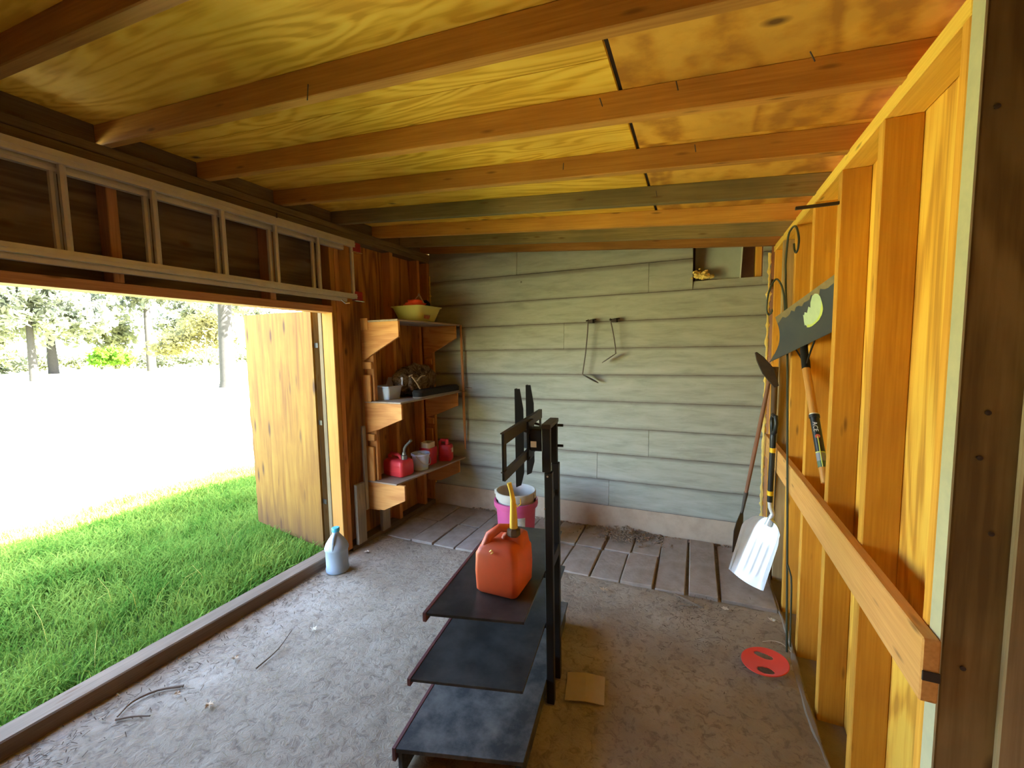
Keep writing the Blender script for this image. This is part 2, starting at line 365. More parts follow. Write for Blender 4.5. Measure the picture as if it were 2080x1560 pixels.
def adopt(o, parent):
    o.parent = parent
    o.matrix_parent_inverse = world_of(parent).inverted()
    if o.name not in TM: TM[o.name] = o.matrix_basis.copy()

def tag(o, label=None, cat=None, group=None, kind=None):
    if label: o['label'] = label
    if cat: o['category'] = cat
    if group: o['group'] = group
    if kind: o['kind'] = kind
    return o

def thing(name, label, cat, loc, group=None, rotz=0):
    o = bpy.data.objects.new(name, None); COL.objects.link(o)
    o.empty_display_size = .05
    o.matrix_basis = Matrix.Translation(loc) @ Matrix.Rotation(rotz, 4, 'Z')
    TM[o.name] = o.matrix_basis.copy()
    return tag(o, label, cat, group)

class MB:
    def __init__(s): s.v = []; s.f = []; s.mi = []
    def add(s, vs, fs, mi=0):
        b = len(s.v); s.v += [tuple(x) for x in vs]; s.f += [tuple(i+b for i in f) for f in fs]; s.mi += [mi]*len(fs); return s
    def box(s, x0, x1, y0, y1, z0, z1, M4=None, mi=0):
        vs = [Vector((x, y, z)) for x in (x0, x1) for y in (y0, y1) for z in (z0, z1)]
        if M4 is not None: vs = [M4 @ v for v in vs]
        return s.add(vs, [(0, 1, 3, 2), (4, 6, 7, 5), (0, 4, 5, 1), (2, 3, 7, 6), (0, 2, 6, 4), (1, 5, 7, 3)], mi)
    def hexa(s, vs, mi=0):       # eight corners, order as box
        return s.add(vs, [(0, 1, 3, 2), (4, 6, 7, 5), (0, 4, 5, 1), (2, 3, 7, 6), (0, 2, 6, 4), (1, 5, 7, 3)], mi)
    def prism(s, poly, d, mi=0):    # polygon (list of 3D points) extruded by vector d
        n = len(poly); d = Vector(d); a = [Vector(p) for p in poly]
        return s.add(a+[p+d for p in a], [tuple(range(n-1, -1, -1)), tuple(range(n, 2*n))]+[(i, (i+1) % n, n+(i+1) % n, n+i) for i in range(n)], mi)
    def tube(s, pts, r, seg=8, mi=0, closed=False, cap=True):
        pts = [Vector(p) for p in pts]; n = len(pts)
        rs = r if isinstance(r, (list, tuple)) else [r]*n
        vs = []; ref = None
        for i, p in enumerate(pts):
            d = (pts[min(i+1, n-1)]-pts[max(i-1, 0)])
            d = d.normalized() if d.length > 1e-9 else Vector((0, 0, 1))
            if ref is None: ref = Vector((0, 0, 1)) if abs(d.z) < .9 else Vector((1, 0, 0))
            a = d.cross(ref).normalized(); bb = d.cross(a); ref = a.cross(d)*1
            ref = -bb
            for k in range(seg):
                an = 2*PI*k/seg; vs.append(p+(a*math.cos(an)+bb*math.sin(an))*rs[i])
        fs = [(i*seg+k, i*seg+(k+1) % seg, (i+1)*seg+(k+1) % seg, (i+1)*seg+k) for i in range(n-1) for k in range(seg)]
        if cap: fs += [tuple(range(seg-1, -1, -1)), tuple(range((n-1)*seg, n*seg))]
        return s.add(vs, fs, mi)
    def lathe(s, prof, c=(0, 0, 0), seg=28, mi=0, sx=1, sy=1, M4=None):   # prof = [(r, z)...]
        n = len(prof); vs = []
        for r, z in prof:
            for k in range(seg):
                an = 2*PI*k/seg
                v = Vector((r*math.cos(an)*sx, r*math.sin(an)*sy, z))
                v = M4 @ v if M4 is not None else v+Vector(c)
                vs.append(v)
        fs = [(i*seg+k, i*seg+(k+1) % seg, (i+1)*seg+(k+1) % seg, (i+1)*seg+k) for i in range(n-1) for k in range(seg)]
        if prof[0][0] > 1e-6: fs.append(tuple(range(seg-1, -1, -1)))
        if prof[-1][0] > 1e-6: fs.append(tuple(range((n-1)*seg, n*seg)))
        return s.add(vs, fs, mi)
    def loft(s, rings, mi=0, cap0=True, cap1=True):
        k = len(rings[0]); vs = [p for r in rings for p in r]
        fs = [(i*k+j, i*k+(j+1) % k, (i+1)*k+(j+1) % k, (i+1)*k+j) for i in range(len(rings)-1) for j in range(k)]
        if cap0: fs.append(tuple(range(k-1, -1, -1)))
        if cap1: fs.append(tuple(range((len(rings)-1)*k, len(rings)*k)))
        return s.add(vs, fs, mi)
    def grid(s, P, mi=0):       # P[i][j]
        n, m = len(P), len(P[0])
        return s.add([p for row in P for p in row], [(i*m+j, i*m+j+1, (i+1)*m+j+1, (i+1)*m+j) for i in range(n-1) for j in range(m-1)], mi)
    def build(s, name, mat, parent=None, smooth=False, bevel=0, seg=1, origin=None):
        me = bpy.data.meshes.new(name)
        vs = s.v
        if origin is not None:
            o0 = Vector(origin); vs = [tuple(Vector(v)-o0) for v in vs]
        me.from_pydata(vs, [], s.f)
        if any(s.mi):
            for p, i in zip(me.polygons, s.mi): p.material_index = i
        bm = bmesh.new(); bm.from_mesh(me); bmesh.ops.recalc_face_normals(bm, faces=bm.faces); bm.to_mesh(me); bm.free()
        o = link(name, me, mat, None, smooth, bevel, seg)
        if origin is not None: o.matrix_basis = Matrix.Translation(origin)
        if smooth:
            try: me.set_sharp_from_angle(angle=math.radians(42))
            except Exception: pass
        TM[o.name] = o.matrix_basis.copy()
        if parent is not None: adopt(o, parent)
        return o

def curve(pts, n=5):
    P = [Vector(p) for p in pts]; P = [P[0]*2-P[1]]+P+[P[-1]*2-P[-2]]; out = []
    for i in range(1, len(P)-2):
        for k in range(n):
            t_ = k/n; a, b_, c, d = P[i-1], P[i], P[i+1], P[i+2]
            out.append(.5*((2*b_)+(c-a)*t_+(2*a-5*b_+4*c-d)*t_*t_+(3*b_-a-3*c+d)*t_**3))
    return out+[P[-2]]

AX = {'x': Matrix.Identity(3), 'y': Matrix(((0, -1, 0), (1, 0, 0), (0, 0, 1))), 'z': Matrix(((0, 0, -1), (0, 1, 0), (1, 0, 0)))}
def board(name, x0, x1, y0, y1, z0, z1, axis, mat, parent=None, bevel=.003, pre=None, jag=0):
    """box whose grain (local X) runs along the given axis"""
    R = AX[axis]; c = Vector(((x0+x1)/2, (y0+y1)/2, (z0+z1)/2)); h = Vector(((x1-x0)/2, (y1-y0)/2, (z1-z0)/2))
    Rt = R.transposed(); hl = Rt @ h; hl = Vector((abs(hl.x), abs(hl.y), abs(hl.z)))
    mb = MB().box(-hl.x, hl.x, -hl.y, hl.y, -hl.z, hl.z)
    o = mb.build(name, mat, None, bevel=bevel)
    m4 = Matrix.Translation(c) @ R.to_4x4()
    if pre is not None: m4 = pre @ m4
    o.matrix_basis = m4; TM[o.name] = m4.copy()
    if parent is not None: adopt(o, parent)
    return o

def stick(name, a, b, r, mat, parent=None, seg=10, flat=None):
    """straight rod between two points with grain along its length"""
    a, b = Vector(a), Vector(b); d = b-a; L = d.length
    rr = r if isinstance(r, (list, tuple)) else [r, r]
    n = len(rr)
    o = MB().tube([(L*i/(n-1)-L/2, 0, 0) for i in range(n)], list(rr), seg).build(name, mat, None, smooth=True)
    q = d.to_track_quat('X', 'Z'); m4 = Matrix.Translation((a+b)/2) @ q.to_matrix().to_4x4()
    o.matrix_basis = m4; TM[o.name] = m4.copy()
    if parent is not None: adopt(o, parent)
    return o

def fastmesh(name, verts, quads, mat, tris=False):
    me = bpy.data.meshes.new(name); k = 3 if tris else 4
    me.vertices.add(len(verts)); me.vertices.foreach_set('co', np.asarray(verts, np.float32).ravel())
    q = np.asarray(quads, np.int32); me.loops.add(q.size); me.loops.foreach_set('vertex_index', q.ravel())
    me.polygons.add(len(q)); me.polygons.foreach_set('loop_start', np.arange(len(q), dtype=np.int32)*k)
    try: me.polygons.foreach_set('loop_total', np.full(len(q), k, np.int32))
    except Exception: pass
    me.update(calc_edges=True); me.materials.append(mat)
    return me

def lumps(n, spread, r0, r1, z=0, c=(0, 0, 0), flat=.6):
    """many small irregular clods as one mesh builder"""
    mb = MB(); base = bmesh.new(); bmesh.ops.create_icosphere(base, subdivisions=1, radius=1)
    bv = [v.co.copy() for v in base.verts]; bf = [tuple(v.index for v in f.verts) for f in base.faces]; base.free()
    for i in range(n):
        r = random.uniform(r0, r1)*(1 if random.random() < .85 else 1.6); p = spread()
        e = Euler((random.random()*6, random.random()*6, random.random()*6)).to_matrix()
        vs = []
        for v in bv:
            q = e @ (v*random.uniform(.7, 1.15)*r); q.z *= flat; vs.append(q+Vector((p[0], p[1], p[2]+r*flat*.4)))
        mb.add(vs, bf)
    return mb

def blob(name, c, size, mat, parent=None, amp=.18, freq=3.0, sub=3, seed=0):
    bm = bmesh.new(); bmesh.ops.create_icosphere(bm, subdivisions=sub, radius=1)
    from mathutils import noise
    for v in bm.verts:
        d = v.co.normalized(); k = 1+amp*noise.noise(d*freq+Vector((seed*7.1, seed*3.3, seed)))+amp*.5*noise.noise(d*freq*2.3+Vector((seed, 5, 2)))
        v.co = Vector((d.x*size[0]*k, d.y*size[1]*k, max(d.z*k, -.86)*size[2]))
    me = bpy.data.meshes.new(name); bm.to_mesh(me); bm.free()
    o = link(name, me, mat, None, smooth=True); o.matrix_basis = Matrix.Translation(c); TM[o.name] = o.matrix_basis.copy()
    if parent is not None: adopt(o, parent)
    return o

def rrect(cx, cy, z, hx, hy, r, n=4):
    pts = []
    for (sx, sy_, a0) in ((1, 1, 0), (-1, 1, PI/2), (-1, -1, PI), (1, -1, 1.5*PI)):
        for i in range(n+1):
            a = a0+PI/2*i/n
            pts.append(Vector((cx+sx*(hx-r)+r*math.cos(a), cy+sy_*(hy-r)+r*math.sin(a), z)))
    return pts

# ------------------------------------------------------------------ room constants
XL, XLO, XR, XB, YW = -2.35, -2.44, .475, .565, 3.43
YN = -1.7
RZ, RT = 2.205, .085                      # rafter underside: z = RZ - RT*x
RH = .088
TILT = Matrix.Rotation(math.atan(RT), 4, 'Y')

# ---- floor
def floor_build():
    nx, ny = 96, 170
    xs = np.linspace(-2.47, .462, nx); ys = np.linspace(YN, YW+.15, ny)
    from mathutils import noise
    P = []
    for x in xs:
        row = []
        for y in ys:
            z = .007*noise.noise(Vector((x*2.2, y*2.2, 0)))+.004*noise.noise(Vector((x*9, y*9, 3)))-.004
            if y > 2.63: z -= .012
            row.append((x, y, z))
        P.append(row)
    o = MB().grid(P).build('floor', M['floor'], None, smooth=True)
    tag(o, 'dusty grey brown concrete and dirt floor of the shed', 'floor', kind='structure')
    # lower strip of ground in the stud bays
    MB().box(.455, 2.2, YN, YW+.1, -.12, -.028).build('bay_floor', M['dirt'], o)
    mb = MB(); n = 60; rings = []
    for i in range(n+1):
        y = YN+.3+(3.36-YN-.3)*i/n; wv = .012+.005*math.sin(i*1.7)+.004*math.sin(i*.6)
        cx = .452+.008*math.sin(i*.55)
        rings.append([Vector((cx-wv, y, -.006)), Vector((cx-wv*.5, y, .002)), Vector((cx+wv*.6, y, .003)), Vector((cx+wv, y, -.03))])
    mb.loft(rings); mb.build('slab_edge', M['dust'], o, smooth=True)
    # pavers at the far end
    def pav(x0, x1, y0, y1, z=.0):
        g = .006
        dz = random.uniform(-.004, .007); t1, t2 = random.uniform(-.006, .006), random.uniform(-.006, .006)
        zz = .006+z+dz
        vs = []
        for x in (x0+g, x1-g):
            for y in (y0+g, y1-g):
                jx, jy = random.uniform(-.004, .004), random.uniform(-.005, .005)
                for zt in (-.05, zz+(x-x0)*t1*3+(y-y0)*t2*2): vs.append((x+jx, y+jy, zt))
        MB().hexa(vs).build('paver', M['paver'], o, bevel=.005, seg=2, origin=((x0+x1)/2, (y0+y1)/2, 0))
    for a, b in zip((-2.29, -2.05, -1.85, -1.65, -1.44, -1.235, -1.03, -.825), (-2.05, -1.85, -1.65, -1.44, -1.235, -1.03, -.825, -.62)):
        pav(a, b, 2.61, 3.005); pav(a+.1*0, b, 3.012, 3.395, -.004)
    pav(-.615, -.425, 2.612, 3.01); pav(-.425, -.222, 2.614, 3.03)
    pav(-.61, -.41, 3.02, 3.395, -.006); pav(-.41, -.21, 3.04, 3.395, -.006)
    pav(-.218, -.03, 2.62, 3.395); pav(-.026, .152, 2.64, 3.395); pav(.156, .45, 2.645, 3.395)
    return o
FLOOR = floor_build()

# ---- ceiling: roofing, sheets, rafters
XE = -2.85                                 # outer eave
roof = MB()
zr = lambda x, d=0: RZ-RT*x+RH+d
roof.hexa([(XE, YN-.2, zr(XE, .012)), (XE, YN-.2, zr(XE, .05)), (XE, 9.5, zr(XE, .012)), (XE, 9.5, zr(XE, .05)),
           (1.9, YN-.2, zr(1.9, .012)), (1.9, YN-.2, zr(1.9, .05)), (1.9, 9.5, zr(1.9, .012)), (1.9, 9.5, zr(1.9, .05))])
CEIL = roof.build('ceiling', M['roofing'], None)
tag(CEIL, 'sloping lean-to roof of yellow plywood on sawn rafters', 'ceiling', kind='structure')
def sheet(x0, x1, y0, y1, mat):
    cx = (x0+x1)/2; L = (x1-x0)/math.cos(math.atan(RT))
    o = MB().box(-L/2, L/2, -(y1-y0)/2, (y1-y0)/2, 0, .012).build('plywood_sheet', mat, None)
    o.matrix_basis = Matrix.Translation((cx, (y0+y1)/2, zr(cx))) @ TILT; TM[o.name] = o.matrix_basis.copy(); adopt(o, CEIL)
for y0, y1 in ((YN-.1, .046), (.049, 1.2655), (1.2685, 2.486), (2.489, 3.62)):
    sheet(XE+.02, -.2445, y0, y1, M['ply_left'])
for y0, y1 in ((YN-.1, .62), (.623, 1.84), (1.843, 3.62)):
    sheet(-.229, 1.6, y0, y1, M['ply_right'])
RY = [(-1.4, 'rafter'), (-1.0, 'rafter'), (-.6, 'rafter'), (-.2, 'rafter'), (.2, 'rafter_brown'), (.607, 'rafter_brown'), (1.022, 'rafter'), (1.43, 'rafter'), (1.865, 'rafter'), (2.31, 'rafter_green'),
      (2.725, 'rafter_orange'), (3.075, 'rafter_green'), (3.366, 'rafter_brown')]
for y, mk in RY:
    x0, x1 = XE+.06, .565 if y > 1.0 else .9
    cx = (x0+x1)/2; L = (x1-x0)/math.cos(math.atan(RT))
    o = MB().box(-L/2, L/2, 0, .038, 0, RH).build('rafter', M[mk], None, bevel=.003)
    o.matrix_basis = Matrix.Translation((cx, y, RZ-RT*cx)) @ TILT; TM[o.name] = o.matrix_basis.copy(); adopt(o, CEIL)
ys_ = [y for y, _ in RY]
for a, b in zip(ys_[:-1], ys_[1:]):       # blocking above the left plate
    z0 = 2.418 if abs(a-.607) < .01 else 2.403
    board('blocking', XLO, XLO+.036, a+.038, b, z0, zr(XLO)-.001, 'y', M['dark_plate'], CEIL)
for (x, y, z, dx, dz) in ((-1.12, 1.018, 2.33, .0, -.05), (-.30, 1.43, 2.30, .01, -.03), (-.07, 1.425, 2.29, .006, -.03), (-.55, 1.86, 2.31, .0, -.03), (-.02, 1.86, 2.28, .004, -.03), (.26, 1.4, 2.265, .01, -.03), (-.2, 2.305, 2.28, .004, -.03)):
    stick('nail', (x, y-.006, z), (x+dx, y-.012, z+dz), .0018, M['old_steel'], CEIL, 6)

# ---- right wall
WR = board('wall_right', XB, XB+.014, 1.12, 3.45, -.05, 2.19, 'z', M['back_ply'])
tag(WR, 'right wall of yellow plywood with open pine studs', 'wall', kind='structure')
for y0, y1, mk in ((1.157, 1.186, 'stud'), (1.567, 1.606, 'stud'), (1.944, 1.983, 'stud'), (2.325, 2.364, 'stud'), (2.705, 2.744, 'stud'), (3.06, 3.099, 'stud_grey'), (3.352, 3.392, 'stud')):
    board('stud', XR, XB, y0, y1, -.04, 2.13, 'z', M[mk], WR)
board('top_plate', XR, XB, 1.155, 3.43, 2.13, 2.172, 'y', M['plate'], WR)
RAIL = board('rail', XR-.031, XR-.0005, 1.10, 3.33, .742, .882, 'y', M['rail'], WR)
MB().box(.4452, .4745, 1.0955, 1.0995, .792, .813).build('bolt', M['iron'], WR, bevel=.001)
# near end of the wall
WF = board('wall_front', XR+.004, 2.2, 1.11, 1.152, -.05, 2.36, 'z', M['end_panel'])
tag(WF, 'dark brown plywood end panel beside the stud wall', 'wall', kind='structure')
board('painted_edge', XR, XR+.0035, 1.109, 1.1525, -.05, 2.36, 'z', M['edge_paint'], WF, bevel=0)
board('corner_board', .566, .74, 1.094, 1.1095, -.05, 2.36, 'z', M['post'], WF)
for x, z in ((.50, 1.93), (.52, 1.36), (.513, 1.27), (.538, 1.12), (.512, .83)):
    MB().lathe([(0, 0), (.004, 0), (.005, .003), (0, .004)], seg=10, M4=Matrix.Translation((x, 1.1095, z)) @ Matrix.Rotation(PI/2, 4, 'X')).build('nail_head', M['iron'], WF)
# closing walls behind the camera
WX = board('wall_near', -2.5, 2.2, YN-.03, YN, -.1, 2.6, 'z', M['left_ply']); tag(WX, 'plywood wall closing the shed behind the viewer', 'wall', kind='structure')
WE = board('wall_side', 2.2, 2.23, YN, 1.15, -.1, 2.4, 'z', M['left_ply']); tag(WE, 'plywood side wall closing the near bay', 'wall', kind='structure')
fl2 = MB().box(.46, 2.2, YN, 1.11, -.06, -.004).build('floor_bay', M['floor'], FLOOR)

# ---- left wall
OP0, OP1 = .42, 2.222                     # opening along y
WL = board('wall_left', XLO-.014, XLO, OP1+.012, 3.636, -.03, 2.44, 'z', M['left_ply'])
tag(WL, 'left wall with the wide doorway, header, jamb and studs', 'wall', kind='structure')
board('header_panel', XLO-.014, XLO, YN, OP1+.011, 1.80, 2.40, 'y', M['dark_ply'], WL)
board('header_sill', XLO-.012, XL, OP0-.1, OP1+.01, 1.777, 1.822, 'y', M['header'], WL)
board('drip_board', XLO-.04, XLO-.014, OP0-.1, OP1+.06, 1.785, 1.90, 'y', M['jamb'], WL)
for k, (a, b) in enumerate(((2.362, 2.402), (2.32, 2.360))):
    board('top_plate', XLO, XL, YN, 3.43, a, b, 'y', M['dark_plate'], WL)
for y in (-.46, .28, 1.02, 1.765):
    board('cripple_stud', XLO, XL-.004, y, y+.038, 1.823, 2.319, 'z', M['header'], WL)
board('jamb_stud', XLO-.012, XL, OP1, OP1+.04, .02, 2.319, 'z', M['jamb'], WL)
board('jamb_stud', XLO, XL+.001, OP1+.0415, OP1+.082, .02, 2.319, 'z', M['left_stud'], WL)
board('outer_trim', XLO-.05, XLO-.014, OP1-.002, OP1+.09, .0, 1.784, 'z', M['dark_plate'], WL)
for y, mk in ((2.86, 'left_stud'), (3.23, 'left_stud'), (3.385, 'left_stud')):
    board('stud', XLO, XL, y, y+.038, .0, 2.319, 'z', M[mk], WL)
board('bottom_plate', XLO, XL+.002, OP1+.083, 3.42, -.01, .032, 'y', M['dark_plate'], WL)
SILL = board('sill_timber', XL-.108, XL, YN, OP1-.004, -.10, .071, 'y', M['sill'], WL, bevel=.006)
board('near_panel', XLO-.014, XLO, YN, OP0, -.03, 1.80, 'z', M['left_ply'], WL)

# ---- back wall
WB = MB().hexa([(XLO-.014, YW+.21, -.2), (XLO-.014, YW+.21, zr(XLO)-.002), (XLO-.014, YW+.25, -.2), (XLO-.014, YW+.25, zr(XLO)-.002), (1.2, YW+.21, -.2), (1.2, YW+.21, zr(1.2)-.002), (1.2, YW+.25, -.2), (1.2, YW+.25, zr(1.2)-.002)]).build('wall_back', M['dark_void'], None)
tag(WB, 'back wall of grey painted lap siding on a concrete curb', 'wall', kind='structure')
zs = [.188, .407, .628, .842, 1.060, 1.276, 1.489, 1.703, 1.910, 2.136, 2.36]
def siding(x0, x1, z0, z1, slope=False):
    f0, f1, bk = YW-.022, YW-.003, YW+.004
    vs = []
    for x in (x0, x1):
        zt = zr(x)-.004 if slope else z1
        vs += [(x, f0, z0), (x, f1, zt), (x, bk, z0), (x, bk, zt)]
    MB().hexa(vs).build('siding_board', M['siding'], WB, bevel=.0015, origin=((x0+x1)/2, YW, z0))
HX0, HX1, HZ = -.034, .412, 1.976
for i in range(len(zs)-1):
    z0, z1 = zs[i], zs[i+1]+.012
    cuts = [XL+.004, .462]
    if i == 1: cuts.insert(1, -.742)
    if i == 0: cuts.insert(1, -.645)
    if i == 2: cuts.insert(1, -.333)
    if i in (6,): cuts.insert(1, -1.02)
    if i >= 8:
        if i == 8:
            siding(XL+.004, -.3455, z0, z1); siding(-.3435, HX0, z0, z1)
            siding(HX0+.0005, HX1-.0005, z0, HZ-.003)
            siding(HX1, .462, z0, z1)
        else:
            siding(XL+.004, -1.44, z0, z1, True); siding(-1.437, HX0, z0, z1, True); siding(HX1, .462, z0, z1, True)
        continue
    for a, b in zip(cuts[:-1], cuts[1:]): siding(a+.001, b-.001, z0, z1)
# hole at the top right and what shows in it
MB().hexa([(-.02, YW+.10, 1.94), (-.02, YW+.10, 2.35), (-.02, YW+.11, 1.94), (-.02, YW+.11, 2.35), (.272, YW+.03, 1.94), (.288, YW+.03, 2.35), (.272, YW+.04, 1.94), (.288, YW+.04, 2.35)]).build('inner_panel', M['panel_grey'], WB)
MB().hexa([(.272, YW+.018, 1.94), (.288, YW+.018, 2.35), (.272, YW+.05, 1.94), (.288, YW+.05, 2.35), (.279, YW+.018, 1.94), (.297, YW+.018, 2.35), (.279, YW+.05, 1.94), (.297, YW+.05, 2.35)]).build('panel_edge', M['white_edge'], WB)
board('inner_stud', .372, .41, YW+.05, YW+.14, 1.9, 2.4, 'z', M['stud'], WB)
board('inner_stud', HX0-.07, HX0-.03, YW+.02, YW+.11, 1.9, 2.4, 'z', M['dark_plate'], WB)
MB().box(HX0-.1, HX1+.1, YW+.012, YW+.2, 1.90, 1.95).build('inner_ledge', M['dark_void'], WB)
# curb
mb = MB(); rings = []
for i in range(49):
    x = XL-.02+(.47-XL+.02)*i/48; j = .004*math.sin(i*1.3)+.003*math.sin(i*3.1)
    rings.append([Vector((x, YW+.09, -.1)), Vector((x, YW-.034+j, -.1)), Vector((x, YW-.030+j*.7, .15)), Vector((x, YW-.020+j*.5, .192+j*.6)), Vector((x, YW+.09, .192))])
mb.loft(rings); mb.build('concrete_curb', M['curb'], WB, smooth=True)
stick('knot_hole', (-.618, YW-.02, 1.073), (-.618, YW+.002, 1.073), .011, M['dark_void'], WB, 10)
EXT = MB().box(XLO-.01, 5, 3.75, 9, -.3, 2.36).build('wall_exterior', M['ext_wall'], None); tag(EXT, 'pale side of the building beyond the shed', 'wall', kind='structure')

# ------------------------------------------------------------------ outdoors
G0 = -.10
gr = MB()
gx = [-2.45, -3, -4, -5, -6.5, -9, -14, -22, -35, -60, -110, -180]
gy = [-120, -60, -25, -10, -4, -1, 1, 3, 5, 8, 12, 20, 40, 80, 160]
gr.grid([[(x, y, G0 if x > -8 else G0-.0*abs(x)) for y in gy] for x in gx])
GROUND = gr.build('ground_lawn', M['lawn'], None); tag(GROUND, 'wide sunlit lawn outside the doorway', 'lawn', kind='structure')
MB().grid([[(x, y, G0+.004) for y in np.linspace(-3, 7, 6)] for x in (-5.9, -4, -2.452)]).build('grass_soil', M['soil'], GROUND)

def grass(n, xr, yr, h0, h1, dens=None):
    x = rng.uniform(*xr, n); y = rng.uniform(*yr, n)
    # clumping
    k = (np.sin(x*3.1+y*1.7)+np.sin(x*1.3-y*4.1)+np.sin(x*7.7+1)*np.sin(y*6.3))*.33
    h = rng.uniform(h0, h1, n)*(1+.35*k)
    a = rng.uniform(0, 2*np.pi, n); lean = rng.uniform(.15, .9, n)*h
    wd = rng.uniform(.0022, .0052, n)*(1+.4*k)
    dx, dy = np.cos(a), np.sin(a); px, py = -dy, dx
    z0 = np.full(n, G0)
    lv = [(0, 0), (.45, .25), (.8, .62), (.97, 1.0)]
    V = np.zeros((n, 8, 3))
    for i, (t, l) in enumerate(lv):
        cx = x+dx*lean*l; cyy = y+dy*lean*l; cz = z0+h*t*(1-.15*l); ww = wd*(1-.8*(i/3)**1.5)
        V[:, 2*i] = np.stack([cx-px*ww, cyy-py*ww, cz], 1); V[:, 2*i+1] = np.stack([cx+px*ww, cyy+py*ww, cz], 1)
    base = np.arange(n)[:, None]*8
    Q = np.concatenate([base+np.array([2*i, 2*i+1, 2*i+3, 2*i+2]) for i in range(3)], 0)
    return V.reshape(-1, 3), Q
v1, q1 = grass(60000, (-5.6, -2.53), (-.2, 3.6), .07, .19)
me = fastmesh('grass', v1, q1, M['grass'])
go = bpy.data.objects.new('grass', me); COL.objects.link(go); tag(go, 'lush green grass growing outside the doorway sill', 'grass', kind='stuff')
mb = MB()
for i in range(22):
    x, y = random.uniform(-3.4, -2.47), random.uniform(.5, 2.1); h = random.uniform(.16, .28); a = random.uniform(0, 6.28); l = random.uniform(.05, .2)
    mb.tube([(x, y, G0), (x+math.cos(a)*l*.4, y+math.sin(a)*l*.4, G0+h*.7), (x+math.cos(a)*l, y+math.sin(a)*l, G0+h)], [.0011, .0009, .0006], 4)
tag(mb.build('grass_stalks', M['grass_dry'], None), 'pale dry seed stalks standing in the green grass', 'grass', kind='stuff')

def leafcloud(name, blobs, n, size, mat, parent, origin):
    tot = sum(b[3]*b[4]*b[5] for b in blobs); V = []; Q = []
    vs = []
    for (cx, cyy, cz, rx, ry, rz) in blobs:
        k = max(8, int(n*rx*ry*rz/tot))
        d = rng.normal(size=(k, 3)); d /= np.linalg.norm(d, axis=1)[:, None]
        r = rng.uniform(.25, 1, k)**.55
        nz = .75+.35*np.sin(d[:, 0]*5+cx)*np.sin(d[:, 2]*6+cyy)+.25*np.sin(d[:, 1]*9+cz)
        p = d*(r*nz)[:, None]*np.array([rx, ry, rz])+np.array([cx, cyy, cz])
        vs.append(p)
    p = np.concatenate(vs); k = len(p)
    # group leaves into sprays
    u = rng.normal(size=(k, 3)); u /= np.linalg.norm(u, axis=1)[:, None]
    t = rng.normal(size=(k, 3)); w_ = np.cross(u, t); w_ /= np.linalg.norm(w_, axis=1)[:, None]
    s = size*rng.uniform(.5, 1.3, k)[:, None]
    V = np.stack([p-u*s, p+w_*s*.45, p+u*s, p-w_*s*.45], 1).reshape(-1, 3)-np.array(origin)
    Q = np.arange(k*4).reshape(-1, 4)
    me = fastmesh(name, V, Q, mat)
    o = bpy.data.objects.new(name, me); COL.objects.link(o); o.matrix_basis = Matrix.Translation(origin); TM[o.name] = o.matrix_basis.copy()
    adopt(o, parent); o['kind'] = 'stuff'
    return o

def tree(name, label, loc, trunk, blobs, n, size, mat, bark, branches=()):
    t = thing(name, label, 'tree', loc, None)
    L = Vector(loc)
    mb = MB(); mb.tube([L+Vector(p[:3]) for p in trunk], [p[3] for p in trunk], 10); mb.build('trunk', M[bark], t, smooth=True)
    for br in branches:
        MB().tube([L+Vector(p[:3]) for p in br], [p[3] for p in br], 6).build('branch', M[bark], t, smooth=True)
    if n: leafcloud('foliage', [(L.x+b[0], L.y+b[1], L.z+b[2], *b[3:]) for b in blobs], n, size, M[mat], t, tuple(L))
    return t
# tall trunk beside the plywood door
tree('pine_tree', 'tall grey trunked tree nearest the open plywood door', (-20.7, 13.0, G0),
     [(0, 0, -.1, .42), (0, 0, .3, .34), (.05, 0, 2.5, .30), (.1, .1, 6, .24), (.1, .1, 10, .18), (.1, .1, 16, .06)],
     [(-.5, -.5, 5.2, 1.6, 1.6, .5), (.7, -1.5, 4.3, 1.2, 1.2, .45), (-.3, .3, 7.2, 2.6, 2.6, 1.2), (1.6, 1.2, 5.6, 1.8, 1.8, .6), (-1.2, 1.5, 3.9, 1.2, 1.2, .4), (0, 0, 10.5, 4, 4.5, 2.6), (0, .5, 14, 3, 3.4, 2.6)], 16000, .19, 'leaf_olive', 'bark',  # highest two clumps, above the view, added to cut low sky light indoors
     [[(.05, 0, 3.9, .09), (-.8, -.6, 4.8, .05), (-1.6, -1.0, 5.2, .02)], [(.05, 0, 4.2, .09), (.9, .9, 5.3, .05), (1.7, 1.3, 5.7, .02)]])
tree('ornamental_tree', 'small golden many-stemmed tree left of the tall grey trunk', (-23.2, 13.6, G0),
     [(0, 0, -.1, .11), (-.1, 0, .7, .10), (-.25, 0, 1.3, .09)],
     [(-1.2, -.5, 2.3, 1.4, 1.2, .7), (-.3, .3, 3.1, 1.2, 1.2, .9), (-2.2, -.7, 1.9, 1.0, 1.0, .5), (.2, .7, 2.3, .9, .9, .7)], 5200, .11, 'leaf_gold', 'bark_brown',
     [[(-.2, 0, 1.2, .06), (.1, .2, 2.0, .04), (.3, .3, 2.8, .02)], [(-.22, 0, 1.25, .06), (-.6, -.1, 2.0, .04), (-1.2, -.4, 2.7, .02)], [(-.2, 0, 1.1, .05), (-.2, .1, 2.1, .04), (-.3, .2, 3.0, .02)]])
